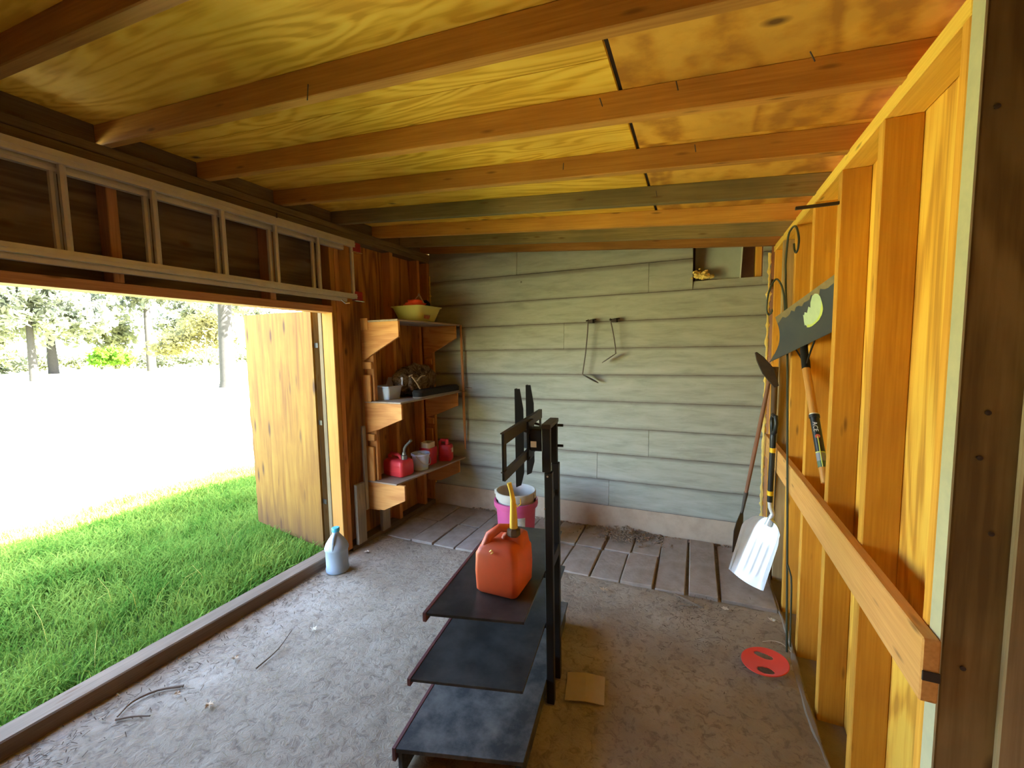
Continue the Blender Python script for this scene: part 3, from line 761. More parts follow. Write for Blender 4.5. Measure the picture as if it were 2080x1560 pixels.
tree('maple_sapling', 'small bright green round tree in the middle of the lawn', (-32.0, 13.7, G0),
     [(0, 0, -.1, .12), (-.25, -.1, .5, .09), (-.45, -.2, 1.1, .06)],
     [(-.5, -.2, 1.65, 1.05, .85, .6), (.25, .2, 1.4, .7, .6, .4), (-1.15, -.5, 1.35, .65, .55, .4)], 2600, .13, 'leaf_green', 'bark_brown')
tree('shade_tree', 'pale tree with a thin trunk at far left of the lawn', (-40.5, 12.8, G0),
     [(0, 0, -.1, .26), (0, 0, 2.5, .2), (.1, 0, 6, .1)],
     [(0, 0, 5.5, 3.2, 3.2, 3.2), (-1.5, -2.5, 3.6, 2.6, 2.2, 1.8), (1.5, 2.2, 4.2, 2.2, 2.2, 1.8)], 8000, .24, 'leaf_pale', 'bark')
tree('background_tree', 'tall hazy tree behind the small round green tree', (-50, 24, G0),
     [(0, 0, -.1, .4), (0, 0, 5, .3), (0, 0, 11, .12)],
     [(0, 0, 9, 3.4, 4.6, 3.6), (-2, -3.5, 6, 3, 3.2, 2.4), (2, 4, 6, 3, 3.5, 2.2), (0, 0, 12.5, 2.4, 3, 1.8)], 11000, .30, 'leaf_pale', 'bark')
tree('background_tree', 'broad olive tree behind the pale thin trunked tree', (-56, 19, G0),
     [(0, 0, -.1, .4), (0, 0, 4, .3), (0, 0, 8, .12)],
     [(0, 0, 6.5, 3.4, 4.2, 3.2), (-1, -4, 5, 3, 3.2, 2.6), (1, 4, 4, 2.6, 3, 2.4)], 9000, .32, 'leaf_olive', 'bark')
tree('background_tree', 'dense green tree mass at the left edge of the doorway view', (-52, 12, G0),
     [(0, 0, -.1, .3), (0, 0, 3, .25), (0, 0, 6, .1)],
     [(0, 0, 3.5, 3, 4, 3.2), (-1, -3.5, 6, 2.6, 3, 2.6), (0, 2, 2.2, 2, 2, 2.0)], 9000, .26, 'leaf_olive', 'bark')
tree('background_tree', 'distant pale tree showing between golden tree and door', (-52, 33, G0),
     [(0, 0, -.1, .4), (0, 0, 4, .3), (0, 0, 9, .12)],
     [(0, 0, 8, 3.5, 5, 3.4), (-2, -4, 5, 3, 3.5, 2), (2, 5, 5.5, 3, 3.5, 2.4)], 9000, .30, 'leaf_pale', 'bark')
tree('background_tree', 'far dark green tree seen just left of the door edge', (-52, 42, G0),
     [(0, 0, -.1, .35), (0, 0, 3, .25), (0, 0, 6, .1)],
     [(0, 0, 3.4, 3, 5, 2.6), (0, -4, 2.2, 2, 3, 1.7), (1, 4, 6, 3, 4, 2.8)], 8000, .28, 'leaf_green', 'bark')
# hedge far along the lawn edge
hd = thing('far_hedge', 'low hedge line far behind the lawn trees', 'hedge', (-64, 24, G0))
leafcloud('foliage', [(-64+2*math.sin(i), 8+i*3.2, .9, 1.6, 2.4, 1.3+.5*math.sin(i*2.1)) for i in range(16)], 9000, .3, M['leaf_olive'], hd, (-64, 24, G0))

# ---- plywood door, swung open
hA, hB = Vector((-2.565, 2.235, .012)), Vector((-3.555, 2.405, .012)); dd = (hB-hA); DW = dd.length; dd.normalize()
dn = Vector((dd.y, -dd.x, 0)); dn = dn if dn.y < 0 else -dn
dm = Matrix(((0, dd.x, dn.x, hA.x), (0, dd.y, dn.y, hA.y), (1, 0, 0, hA.z), (0, 0, 0, 1)))   # local x up, y along, z normal
def doorpoly():
    pts = [(0, 0), (1.785, 0), (1.80, DW*.5), (1.812, DW)]
    n = 26
    for i in range(1, n): pts.append((1.812*(1-i/n), DW+random.uniform(-.008, .006)+(.02 if i in (12, 13) else 0)-.02*i/n))
    pts.append((0, DW-.02)); return pts
mbd = MB().prism([Vector((p[0], p[1], -.008)) for p in doorpoly()], (0, 0, .016))
DOOR = mbd.build('door_1', M['door'], None); DOOR.matrix_basis = dm; TM[DOOR.name] = dm.copy()
tag(DOOR, 'yellow plywood door swung open outside the doorway', 'door', kind='structure')
o = MB().box(.0, 1.78, -.002, .04, -.05, -.0085).build('door_stile', M['dark_plate'], None); o.matrix_basis = dm.copy(); TM[o.name] = dm.copy(); adopt(o, DOOR)
for hz in (.35, .95, 1.52):
    o = MB().box(hz, hz+.035, -.045, .0, -.010, -.007).build('hinge', M['black_metal'], None); o.matrix_basis = dm.copy(); TM[o.name] = dm.copy(); adopt(o, DOOR)

# ------------------------------------------------------------------ ladder on the header
lad = thing('extension_ladder', 'aluminium extension ladder hung sideways along the header', 'ladder', (-2.3, 1.0, 1.9))
def lrail(z, x, y0, y1, h=.06):
    mb = MB(); t = .003
    mb.box(x, x+t, y0, y1, z, z+h); mb.box(x-.022, x, y0, y1, z, z+t); mb.box(x-.022, x, y0, y1, z+h-t, z+h); mb.box(x+t, x+t+.004, y0, y1, z+h*.42, z+h*.58)
    return mb.build('rail', M['alu'], lad)
LY0 = -1.2
lrail(2.252, -2.285, LY0, 2.40, .046); lrail(1.884, -2.285, LY0, 2.40, .034)
lrail(2.226, -2.325, LY0+.2, 2.33, .034); lrail(1.862, -2.325, LY0+.2, 2.34, .034)
for k in range(10):
    y = 2.088-.306*k
    stick('rung', (-2.303, y, 1.882), (-2.303, y, 2.283), .0135, M['alu'], lad, 8)
    stick('rung', (-2.336, y-.018, 1.872), (-2.336, y-.018, 2.278), .0135, M['alu'], lad, 8)
stick('rung', (-2.303, 2.385, 1.882), (-2.303, 2.385, 2.283), .0135, M['alu'], lad, 8)
for z in (2.222, 1.870):
    MB().box(-2.322, -2.284, 2.385, 2.462, z, z+.07).build('end_cap', M['red_rubber'], lad, bevel=.008, seg=2)
    MB().box(-2.325, -2.281, 2.38, 2.47, z-.004, z+.001).build('foot_plate', M['chrome'], lad)
MB().tube([(-2.315, 2.28, 1.868), (-2.30, 2.30, 1.845), (-2.29, 2.33, 1.850)], .006, 6).build('rung_lock', M['chrome'], lad)
for y in (.3, 1.78):
    MB().tube([(-2.352, y, 2.30), (-2.30, y, 2.302), (-2.279, y, 2.296), (-2.278, y, 2.32)], .005, 6).build('hanger', M['iron'], lad, smooth=True)

# ------------------------------------------------------------------ shelf unit on the left wall
shf = thing('wall_shelf', 'wooden three tier shelf with cut brackets on left wall', 'shelf', (-2.35, 2.9, .3))
SX = -1.995
def bracket(y, zt, zb, zl, xl, x1=SX, xw=-2.348):
    poly = [(xw, zt), (x1, zt), (x1, zt-.115), (xl, zl), (xw, zb)]
    mb = MB().prism([Vector((p[0]-xw, p[1]-zb, 0)) for p in poly], (0, 0, .019))
    o = mb.build('bracket', M['bracket'], None, bevel=.0015)
    m4 = Matrix(((1, 0, 0, xw), (0, 0, 1, y), (0, 1, 0, zb), (0, 0, 0, 1)))
    o.matrix_basis = m4; TM[o.name] = m4.copy(); adopt(o, shf)
for y in (2.49, 3.285):
    bracket(y, 1.718, 1.42, 1.476, -2.25)
    bracket(y, 1.104, .862, .90, -2.22)
    bracket(y, .482, .262, .268, -2.20)
    for z0, z1 in ((.50, .862), (1.125, 1.42), (1.72, 1.75)):
        board('upright', -2.348, -2.276, y-.006, y+.0125, z0-.06 if z0 > 1.7 else z0-.012, z1-.10 if z0 < 1.7 else z1, 'z', M['bracket'], shf)
        if z0 < 1.7: board('cleat', -2.348, -2.262, y-.003, y+.016, z1-.055, z1+.0, 'z', M['bracket'], shf)
    board('upright', -2.349, -2.258, y+.0195, y+.055, .25, 1.716, 'z', M['left_stud'], shf)
board('shelf_board', -2.348, SX-.002, 2.488, 3.37, 1.7185, 1.733, 'y', M['shelf_top'], shf)
board('shelf_board', -2.348, SX-.002, 2.488, 3.37, 1.1045, 1.117, 'y', M['shelf_top'], shf)
mb = MB().prism([(-2.348, 2.478, .4825), (-2.06, 2.478, .4825), (-1.975, 3.37, .4825), (-2.348, 3.37, .4825)], (0, 0, .011)); mb.build('shelf_board', M['shelf_top'], shf)
S1, S2, S3 = 1.7335, 1.1175, .494

# things on the shelves
# top: basin
b = thing('basin', 'yellow plastic basin on the top shelf', 'basin', (-2.17, 2.97, S1))
BX, BY = -2.175, 2.97
out = [rrect(BX, BY, S1+.002, .105, .12, .04), rrect(BX, BY, S1+.06, .125, .142, .045), rrect(BX, BY, S1+.118, .145, .165, .05), rrect(BX, BY, S1+.126, .158, .18, .055), rrect(BX, BY, S1+.13, .158, .18, .055), rrect(BX, BY, S1+.128, .143, .163, .05), rrect(BX, BY, S1+.06, .121, .138, .043), rrect(BX, BY, S1+.006, .10, .115, .04)]
MB().loft(out).build('bowl', M['basin'], b, smooth=True)
MB().prism([(BX+.129, BY-.09, S1+.028), (BX+.129, BY-.02, S1+.024), (BX+.134, BY-.01, S1+.055), (BX+.134, BY-.09, S1+.055)], (.006, 0, 0)).build('label', M['rust_label'], b)
tag(blob('rag', (BX+.01, BY-.045, S1+.135), (.085, .085, .05), M['red_cloth'], amp=.5, freq=4, seed=3), 'crumpled red rag heaped in the yellow basin', 'rag')
tag(stick('rod', (BX+.03, BY-.13, S1+.135), (BX+.01, BY+.02, S1+.235), .005, M['pale_stick']), 'pale thin stick leaning out of the yellow basin', 'stick')
tag(stick('rod', (BX+.02, BY+.11, S1+.13), (BX+.01, BY+.015, S1+.245), .007, M['pale_stick']), 'short pale stick crossing the other above the red rag', 'stick')
tag(blob('dark_bag', (BX-.0, BY+.115, S1+.14), (.05, .05, .06), M['dark_cloth'], amp=.3, seed=5), 'dark bundle stuffed in far end of the yellow basin', 'bag')
# middle: box, bag, case
b = thing('plastic_box', 'open milky plastic box on the middle shelf', 'box', (-2.26, 2.70, S2))
QX, QY = -2.262, 2.665
MB().loft([rrect(QX, QY, S2+.001, .066, .07, .015), rrect(QX, QY, S2+.09, .078, .082, .015), rrect(QX, QY, S2+.10, .088, .092, .015), rrect(QX, QY, S2+.106, .088, .092, .015), rrect(QX, QY, S2+.106, .08, .084, .013), rrect(QX, QY, S2+.09, .075, .079, .013), rrect(QX, QY, S2+.005, .063, .067, .013)]).build('tub', M['clear'], b, smooth=True)
MB().prism([(QX-.085, QY+.078, S2+.107), (QX+.085, QY+.078, S2+.107), (QX+.08, QY+.09, S2+.165), (QX-.07, QY+.09, S2+.165)], (0, .003, .002)).build('lid', M['clear'], b)
MB().tube([(QX-.088, QY-.05, S2+.103), (QX-.105, QY-.06, S2+.105)], .008, 8).build('latch', M['white_plastic'], b)
tag(blob('wrapper', (QX-.0, QY-.02, S2+.03), (.03, .03, .026), M['lemon'], amp=.3, seed=2), 'small yellow wrapper inside the milky plastic box', 'wrapper')
b = thing('camo_bag', 'camouflage cloth bag slumped on the middle shelf', 'bag', (-2.23, 2.98, S2))
blob('body', (-2.234, 3.0, S2+.122), (.086, .28, .142), M['camo'], b, amp=.16, freq=2.2, sub=4, seed=1)
blob('flap', (-2.205, 2.900, S2+.10), (.085, .10, .105), M['camo'], b, amp=.35, freq=4, seed=8)
for pts in ([(-2.125, 2.80, S2+.17), (-2.105, 2.83, S2+.12), (-2.10, 2.88, S2+.055), (-2.10, 2.91, S2+.045)], [(-2.12, 2.86, S2+.13), (-2.105, 2.90, S2+.165), (-2.105, 2.95, S2+.17)], [(-2.13, 2.77, S2+.175), (-2.12, 2.80, S2+.185)]):
    MB().tube(curve(pts), .006, 6).build('strap', M['strap'], b, smooth=True)
b = thing('carry_case', 'long black case lying along the front of the middle shelf', 'case', (-2.06, 3.05, S2))
mb = MB().loft([rrect(-2.055, 3.055, S2+.012, .05, .31, .045), rrect(-2.055, 3.055, S2+.045, .052, .315, .045), rrect(-2.058, 3.055, S2+.062, .042, .30, .04)]); mb.build('body', M['case'], b, smooth=True)
MB().loft([rrect(-2.05, 3.055, S2+.001, .05, .31, .045), rrect(-2.05, 3.055, S2+.0118, .054, .315, .045)]).build('lip', M['case_edge'], b, smooth=True)
tag(MB().tube([(-1.99, 3.38, S2+.020), (-1.95, 3.392, S2+.03), (-1.90, 3.395, S2+.028)], [.003, .004, .002], 6).build('wall_hook', M['chrome'], None), 'bright steel hook by the pole, end of middle shelf', 'hook')
tag(MB().tube([(-2.00, 3.345, S2+.004), (-1.965, 3.352, S2-.006), (-1.94, 3.352, S2-.006)], [.003, .004, .002], 6).build('wall_hook', M['chrome'], None), 'lower bright steel prong under the shelf hook', 'hook')
# lower shelf: cans and tubs
def small_can(cx, cyy, z, hx, hy, h, mat, label, spout=True, rotz=0):
    t = thing('fuel_can', label, 'fuel can', (cx, cyy, z), None, rotz)
    M4 = world_of(t)
    T = lambda ring: [M4 @ (p) for p in ring]
    R = [rrect(0, 0, .001, hx*.9, hy*.9, .02), rrect(0, 0, .014, hx, hy, .025), rrect(0, 0, h*.55, hx, hy, .025), rrect(0, 0, h*.72, hx*.97, hy*.95, .025), rrect(0, 0, h*.80, hx*.85, hy*.78, .025)]
    MB().loft([T(r) for r in R]).build('body', M[mat], t, smooth=True)
    # raised side ribs
    for zz in (.22, .5):
        MB().box(-hx*.72, hx*.72, -hy-.003, -hy+.004, h*zz, h*zz+.006, M4).build('rib', M[mat], t)
    pts = [M4 @ Vector(p) for p in ((-hx*.82, 0, h*.6), (-hx*.88, 0, h*.92), (-hx*.7, 0, h*1.0), (hx*.0, 0, h*.98), (hx*.25, 0, h*.9), (hx*.35, 0, h*.75))]
    MB().tube(pts, [.016, .016, .014, .014, .015, .018], 8).build('handle', M[mat], t, smooth=True)
    if spout:
        c = M4 @ Vector((hx*.62, 0, h*.78))
        MB().lathe([(.0, 0), (.024, 0), (.024, .035), (.017, .04), (.015, .06), (0, .06)], c, 14).build('cap', M['gun_metal'], t, smooth=True)
        MB().tube([c+Vector((0, 0, .05)), c+Vector((.004, 0, .09)), c+Vector((.02, .0, .115)), c+Vector((.06, .0, .15)), c+Vector((.075, 0, .165))], [.011, .011, .010, .010, .012], 10).build('spout', M['gun_metal'], t, smooth=True)
    return t
small_can(-2.215, 2.70, S3, .108, .075, .165, 'red_small', 'small bright red fuel can with a bent grey spout', True, -.12)
b = thing('bucket', 'small clear bucket with wire handle beside red fuel can', 'bucket', (-2.13, 2.885, S3))
PX, PY = -2.13, 2.885
MB().lathe([(0, .002), (.060, .002), (.072, .12), (.08, .125), (.08, .14), (.074, .142), (.068, .12), (.056, .008), (0, .008)], (PX, PY, S3), 24).build('pail', M['clear'], b, smooth=True)
MB().tube([Vector((PX+.01, PY+.08*math.cos(a), S3+.13-.085*math.sin(a))) + Vector((.07*math.sin(a), 0, 0)) for a in np.linspace(0, PI, 11)], .0035, 6).build('wire_handle', M['white_plastic'], b, smooth=True)
tag(blob('cloth_scrap', (PX, PY, S3+.10), (.04, .04, .035), M['beige'], amp=.4, seed=4), 'crumpled beige scrap inside the small clear bucket', 'scrap')
b = thing('canister', 'red canister with beige opening behind the clear bucket', 'canister', (-2.17, 3.05, S3))
MB().loft([rrect(-2.17, 3.055, S3+.001, .055, .058, .02), rrect(-2.17, 3.055, S3+.13, .06, .064, .02), rrect(-2.17, 3.055, S3+.15, .058, .062, .02), rrect(-2.17, 3.055, S3+.15, .05, .054, .018), rrect(-2.17, 3.055, S3+.06, .048, .05, .018)]).build('body', M['red_dark'], b, smooth=True)
MB().loft([rrect(-2.175, 3.06, S3+.11, .046, .05, .018), rrect(-2.18, 3.065, S3+.192, .048, .052, .018), rrect(-2.18, 3.065, S3+.192, .043, .047, .016), rrect(-2.175, 3.06, S3+.12, .04, .044, .016)]).build('liner', M['beige'], b, smooth=True)
t = small_can(-2.09, 3.215, S3, .06, .055, .185, 'red_dark', 'dark red can with pale label at far end of shelf', False, .3)
MB().prism([(-2.028, 3.19, S3+.075), (-2.035, 3.245, S3+.075), (-2.035, 3.245, S3+.115), (-2.028, 3.19, S3+.115)], (.004, .001, 0)).build('label', M['beige'], t)
MB().tube([(-2.07, 3.2, S3+.15), (-2.06, 3.195, S3+.2)], [.016, .013], 10).build('cap', M['red_small'], t, smooth=True)

# loose boards by the left wall
tag(board('plank', -2.346, -2.318, 2.335, 2.425, .034, .50, 'z', M['grey_wood']), 'short grey board standing beside the door jamb', 'board')
tag(board('plank', -2.346, -2.325, 2.435, 2.468, .27, .93, 'z', M['grey_wood']), 'narrow dark strip of wood upright beside lowest bracket', 'board')
tag(board('plank', -2.346, -2.31, 2.60, 2.69, .034, .252, 'z', M['grey_wood']), 'stubby grey board under the lowest shelf', 'board')

# pole on the back wall
tag(stick('pole', (-1.99, 3.372, 1.725), (-1.975, 3.372, .57), [.010, .013, .013, .013, .008], M['pole_wood'], None, 10), 'slim brown wooden pole hanging on the siding', 'pole')

# two hand tools hanging on the back wall
def wall_tool(label, pts, blade, hookx):
    t = thing('hand_hoe', label, 'garden tool', (pts[0][0], YW-.03, pts[0][1]))
    P = [Vector((p[0], YW-.075, p[1])) for p in pts]
    MB().tube(P, .005, 8).build('shaft', M['old_steel'], t, smooth=True)
    MB().box(hookx-.012, hookx+.028, YW-.09, YW-.018, pts[0][1]-.03, pts[0][1]-.005).build('bracket', M['iron'], t)
    MB().tube([Vector((hookx-.02, YW-.10, pts[0][1]-.014)), Vector((hookx+.035, YW-.05, pts[0][1]-.002)), Vector((hookx+.04, YW-.02, pts[0][1]))], .006, 6).build('nail', M['iron'], t)
    a, bb = Vector(blade[0]), Vector(blade[1]); d = (bb-a); n = d.cross(Vector((0, 1, 0))).normalized(); W = Vector((0, .033, 0))
    poly = []
    for f, wv in ((0, .25), (.25, .8), (.6, 1), (.85, .75), (1, .15)): poly.append(a+d*f-W*wv)
    for f, wv in ((1, .15), (.85, .75), (.6, 1), (.25, .8), (0, .25)): poly.append(a+d*f+W*wv)
    MB().prism(poly, n*.004).build('blade', M['old_steel'], t)
    return t
wall_tool('long thin hand hoe hanging left on the siding', [(-.800, 1.725), (-.805, 1.62), (-.822, 1.45), (-.847, 1.285), (-.835, 1.272)], [(-.845, YW-.075, 1.277), (-.722, YW-.06, 1.212)], -.79)
wall_tool('shorter hand hoe hanging right of the longer one', [(-.625, 1.725), (-.60, 1.60), (-.584, 1.49), (-.582, 1.448)], [(-.578, YW-.075, 1.452), (-.690, YW-.075, 1.378)], -.605)

# insulation along the corners and in the hole
def fluff(name, label, x, y, z0, z1, w0, n=60, seed=1):
    random.seed(seed); rings = []
    for i in range(n+1):
        z = z0+(z1-z0)*i/n; a = random.uniform(.35, 1.0)*w0*(2.2 if random.random() < .08 else 1); c = x+random.uniform(-.4, .4)*w0*.5
        rings.append([Vector((c+a*math.cos(k)*random.uniform(.7, 1.2), y+.6*a*math.sin(k)*random.uniform(.7, 1.2), z+random.uniform(-.004, .004))) for k in np.linspace(0, 2*PI, 9)[:-1]])
    o = MB().loft(rings).build(name, M['insul'], None, smooth=True); return tag(o, label, 'insulation')
fluff('insulation_strip', 'shaggy yellow insulation strip up the back right corner', .447, YW-.032, .21, 2.12, .013, 90, 3)
fluff('insulation_strip', 'thin upper insulation shred in the back left corner', XL+.016, YW-.028, 1.83, 2.2, .008, 30, 5)
fluff('insulation_strip', 'thin lower insulation shred behind the shelf end', XL+.016, YW-.028, .2, 1.45, .008, 60, 6)
random.seed(21)
tu = lumps(46, lambda: (.03+random.gauss(0, .032), YW-.012+random.uniform(-.03, .02), 1.985+abs(random.gauss(0, .022))), .008, .02, flat=.9)
tag(tu.build('insulation_tuft', M['insul'], None, smooth=True), 'torn yellow insulation tuft on lower edge of wall hole', 'insulation')

# ------------------------------------------------------------------ television stand
ang = math.radians(6.88)
TVM = Matrix.Translation((-.566, 1.562, 0)) @ Matrix.Rotation(ang, 4, 'Z')     # local x = e2 (towards wall side), y = along
tv = thing('tv_stand', 'black tiered television stand with tall twin posts', 'television stand', (-.566, 1.562, 0), None, ang)
def tvb(name, x0, x1, y0, y1, z0, z1, mat, bevel=.002, par=None):
    return MB().box(x0, x1, y0, y1, z0, z1, TVM).build(name, M[mat], par or tv, bevel=bevel)
def tvshelf(pts, zt, th, mat):
    o = MB().prism([TVM @ Vector((p[0], p[1], zt-th)) for p in pts], (0, 0, th)).build('shelf', M[mat], tv, bevel=.0012)
    return o
B_ = [(-.432, -.444), (.012, -.369), (.012, .56), (-.432, .56)]
M_ = [(-.378, -.416), (.012, -.362), (.012, .48), (-.378, .48)]
T_ = [(-.33, -.377), (.012, -.334), (.012, .398), (-.33, .398)]
tvshelf(B_, .11, .016, 'shelf_dusty'); tvshelf(M_, .36, .010, 'shelf_black'); tvshelf(T_, .585, .010, 'shelf_black')
# base box sides and cherry edge bands
tvb('base_side', -.43, -.412, -.435, .555, .002, .0935, 'shelf_dusty')
tvb('base_side', -.02, .0, -.36, .555, .002, .0935, 'shelf_dusty')
tvb('base_back', -.41, -.022, .535, .555, .002, .0935, 'shelf_dusty')
for (pp, zt, th) in ((B_, .1115, .05), (M_, .3615, .028), (T_, .5865, .034)):
    x = pp[0][0]
    MB().box(x-.014, x-.0005, pp[0][1]-.002, pp[3][1], zt-th, zt, TVM).build('edge_band', M['edge_red'], tv, bevel=.0015)
for y in (.0, .145):
    tvb('post', .003, .037, y+.003, y+.03, 1.0, 1.19, 'black_metal', .002)
    tvb('post_sleeve', .0125, .044, y, y+.034, .002, 1.0, 'black_metal', .002)
tvb('top_cap', .001, .040, .001, .178, 1.178, 1.196, 'rail_metal')
tvb('cross_bar', .012, .030, .03, .146, .86, .885, 'black_metal')
tvb('back_brace', .0135, .043, .034, .145, .59, .64, 'black_metal')
tvb('shelf_clamp', -.004, .0125, .01, .17, .33, .352, 'black_metal'); tvb('shelf_clamp', -.004, .0125, .01, .17, .55, .575, 'black_metal')
for z in (1.165, 1.075):
    MB().tube([TVM @ Vector((.036, .165, z)), TVM @ Vector((.062, .165, z))], .006, 8).build('bolt', M['black_metal'], tv)
for (x, z) in ((.026, .985), (.0125, .85)):
    MB().tube([TVM @ Vector((x, -.002, z)), TVM @ Vector((x, .001, z))], .004, 8).build('screw', M['zinc'], tv)
# mount
XP = -.085
MOUNT = tvb('mount_plate', XP+.013, XP+.022, .05, .14, 1.03, 1.195, 'black_metal')
def rail_mesh(z0, z1, y0, y1):
    mb = MB()
    mb.box(XP-.002, XP+.013, y0, y1, z1-.004, z1, TVM); mb.box(XP+.010, XP+.013, y0, y1, z0, z1-.004, TVM); return mb
rail_mesh(1.165, 1.207, -.25, .345).build('mount_rail', M['rail_metal'], MOUNT)
rail_mesh(1.035, 1.068, -.25, .345).build('mount_rail', M['rail_metal'], MOUNT)
for y in (-.25, .325):
    tvb('mount_side', XP+.002, XP+.0095, y, y+.02 if y > 0 else y+.034, 1.036, 1.203, 'black_metal', .001, MOUNT)
for y in (.045, .225):
    mb = MB(); xa = XP-.032
    poly = [(xa, y, .915), (xa+.02, y, .925), (xa+.034, y, .98), (xa+.034, y, 1.25), (xa+.020, y, 1.334), (xa, y, 1.334)]
    mb.prism([TVM @ Vector(p) for p in poly], TVM.to_3x3() @ Vector((0, .003, 0)))
    mb.box(xa-.003, xa, y, y+.03, .915, 1.334, TVM)
    mb.build('mount_arm', M['black_metal'], MOUNT)
tvb('pivot_box', XP+.022, .001, .06, .13, 1.07, 1.165, 'black_metal', .006)
tvb('spec_label', XP+.03, XP+.055, .0485, .0495, 1.09, 1.115, 'label_tan', 0)
tvb('steel_plate', XP-.03, XP+.008, .085, .09, 1.075, 1.155, 'grey_steel', .001, MOUNT)
for y, z in ((.06, 1.06), (.24, 1.06), (.06, 1.17), (.24, 1.17)):
    MB().tube([TVM @ Vector((XP-.005, y, z-.012)), TVM @ Vector((XP+.026, y, z-.02))], .006, 8).build('knob', M['iron'], MOUNT)

# red fuel can on the top shelf
t = thing('fuel_can', 'large faded orange red fuel can on the television stand', 'fuel can', (-.665, 1.415, .586))
cx, cyy, z0, hx = -.667, 1.412, .586, .088
MB().loft([rrect(cx, cyy, z0+.001, .078, .078, .02), rrect(cx, cyy, z0+.012, hx-.002, hx-.002, .022), rrect(cx, cyy, z0+.08, hx, hx, .02), rrect(cx, cyy, z0+.15, hx-.002, hx-.002, .022), rrect(cx, cyy, z0+.172, hx-.012, hx-.012, .024), rrect(cx+.004, cyy+.004, z0+.186, hx-.034, hx-.03, .024), rrect(cx+.01, cyy+.006, z0+.19, hx-.05, hx-.045, .02)]).build('body', M['red_can'], t, smooth=True)
MB().loft([rrect(cx+.03, cyy+.03, z0+.165, .05, .05, .02), rrect(cx+.034, cyy+.03, z0+.2, .042, .042, .02), rrect(cx+.04, cyy+.02, z0+.214, .03, .03, .018)]).build('neck', M['red_can'], t, smooth=True)
MB().tube([(cx-.055, cyy-.045, z0+.165), (cx-.045, cyy-.03, z0+.205), (cx-.01, cyy-.01, z0+.232), (cx+.025, cyy+.012, z0+.226), (cx+.035, cyy+.02, z0+.20)], [.022, .018, .016, .018, .022], 10).build('handle', M['red_can'], t, smooth=True)
MB().lathe([(0, 0), (.024, 0), (.027, .006), (.027, .026), (.02, .03), (0, .03)], (cx+.042, cyy-.0, z0+.206), 8).build('cap', M['dark_cap'], t)
MB().tube([(cx+.042, cyy, z0+.23), (cx+.042, cyy, z0+.29), (cx+.041, cyy, z0+.345), (cx+.036, cyy-.002, z0+.375), (cx+.028, cyy-.004, z0+.41)], [.016, .014, .010, .008, .009], 12).build('spout', M['yellow_plastic'], t, smooth=True)
MB().tube([(cx+.044, cyy, z0+.36), (cx+.05, cyy-.003, z0+.335), (cx+.062, cyy-.006, z0+.322), (cx+.075, cyy-.006, z0+.335), (cx+.074, cyy-.006, z0+.355)], .0022, 6).build('cap_strap', M['yellow_plastic'], t, smooth=True)
MB().tube([(cx-.02, cyy-.083, z0+.168), (cx-.012, cyy-.084, z0+.176), (cx-.006, cyy-.085, z0+.168), (cx-.014, cyy-.086, z0+.162)], .003, 5).build('tether_stub', M['yellow_plastic'], t)

# buckets behind
PXc, PYc = -1.243, 2.86
t = thing('bucket', 'pink plastic bucket on the pavers behind the red fuel can', 'bucket', (PXc, PYc, .012))
MB().lathe([(0, .0), (.128, .0), (.132, .01), (.15, .30), (.165, .302), (.168, .315), (.168, .345), (.158, .347), (.15, .34), (.146, .30), (.13, .012), (0, .012)], (PXc, PYc, .012), 36).build('pail', M['pink'], t, smooth=True)
mb = MB(); rr = []
for zz in (.165, .25): rr.append([Vector((PXc+(.1335+.018*(zz-.01)/.29)*math.cos(a), PYc+(.1335+.018*(zz-.01)/.29)*math.sin(a), zz+.012)) for a in np.linspace(-1.22, -.70, 9)])
mb.grid(rr); mb.build('label', M['paper'], t, smooth=True)
t = thing('bucket', 'dirty white bucket nested inside the pink bucket', 'bucket', (PXc, PYc, .09))
MB().lathe([(0, .0), (.115, .0), (.119, .01), (.137, .25), (.139, .295), (.150, .30), (.153, .31), (.153, .352), (.147, .355), (.140, .345), (.132, .25), (.112, .012), (0, .012)], (PXc, PYc, .075), 36).build('pail', M['white_plastic'], t, smooth=True)
MB().box(PXc-.168, PXc-.148, PYc-.03, PYc+.005, .385, .425).build('bail_ear', M['white_plastic'], t, bevel=.004)
MB().box(PXc+.150, PXc+.162, PYc-.02, PYc+.01, .385, .42).build('bail_ear', M['white_plastic'], t, bevel=.004)
MB().tube([Vector((PXc+.160*math.cos(a), PYc+.155*math.sin(a), .372-.03*math.sin(a))) for a in np.linspace(.05, PI-.05, 14)], .003, 6).build('bail', M['zinc'], t, smooth=True)

# jug by the sill
JX, JY = -2.235, 2.045
t = thing('jug', 'pale blue plastic jug with teal cap by the sill', 'jug', (JX, JY, 0))
MB().lathe([(0, .0), (.064, .0), (.074, .01), (.075, .03), (.072, .036), (.072, .15), (.077, .158), (.078, .172), (.070, .195), (.052, .225), (.034, .25), (.024, .262), (.022, .285), (0, .285)], (JX, JY, 0), 32).build('body', M['jug'], t, smooth=True)
MB().lathe([(0, 0), (.025, 0), (.026, .004), (.026, .022), (.023, .026), (0, .026)], (JX, JY, .281), 20).build('cap', M['teal'], t, smooth=True)
hd_ = Vector((.42, -.91, 0))
MB().tube([Vector((JX, JY, z))+hd_*r for r, z in ((.066, .172), (.064, .19), (.058, .215), (.048, .24), (.028, .258), (.018, .265))], [.013, .0125, .012, .012, .013, .014], 10).build('handle', M['jug'], t, smooth=True)

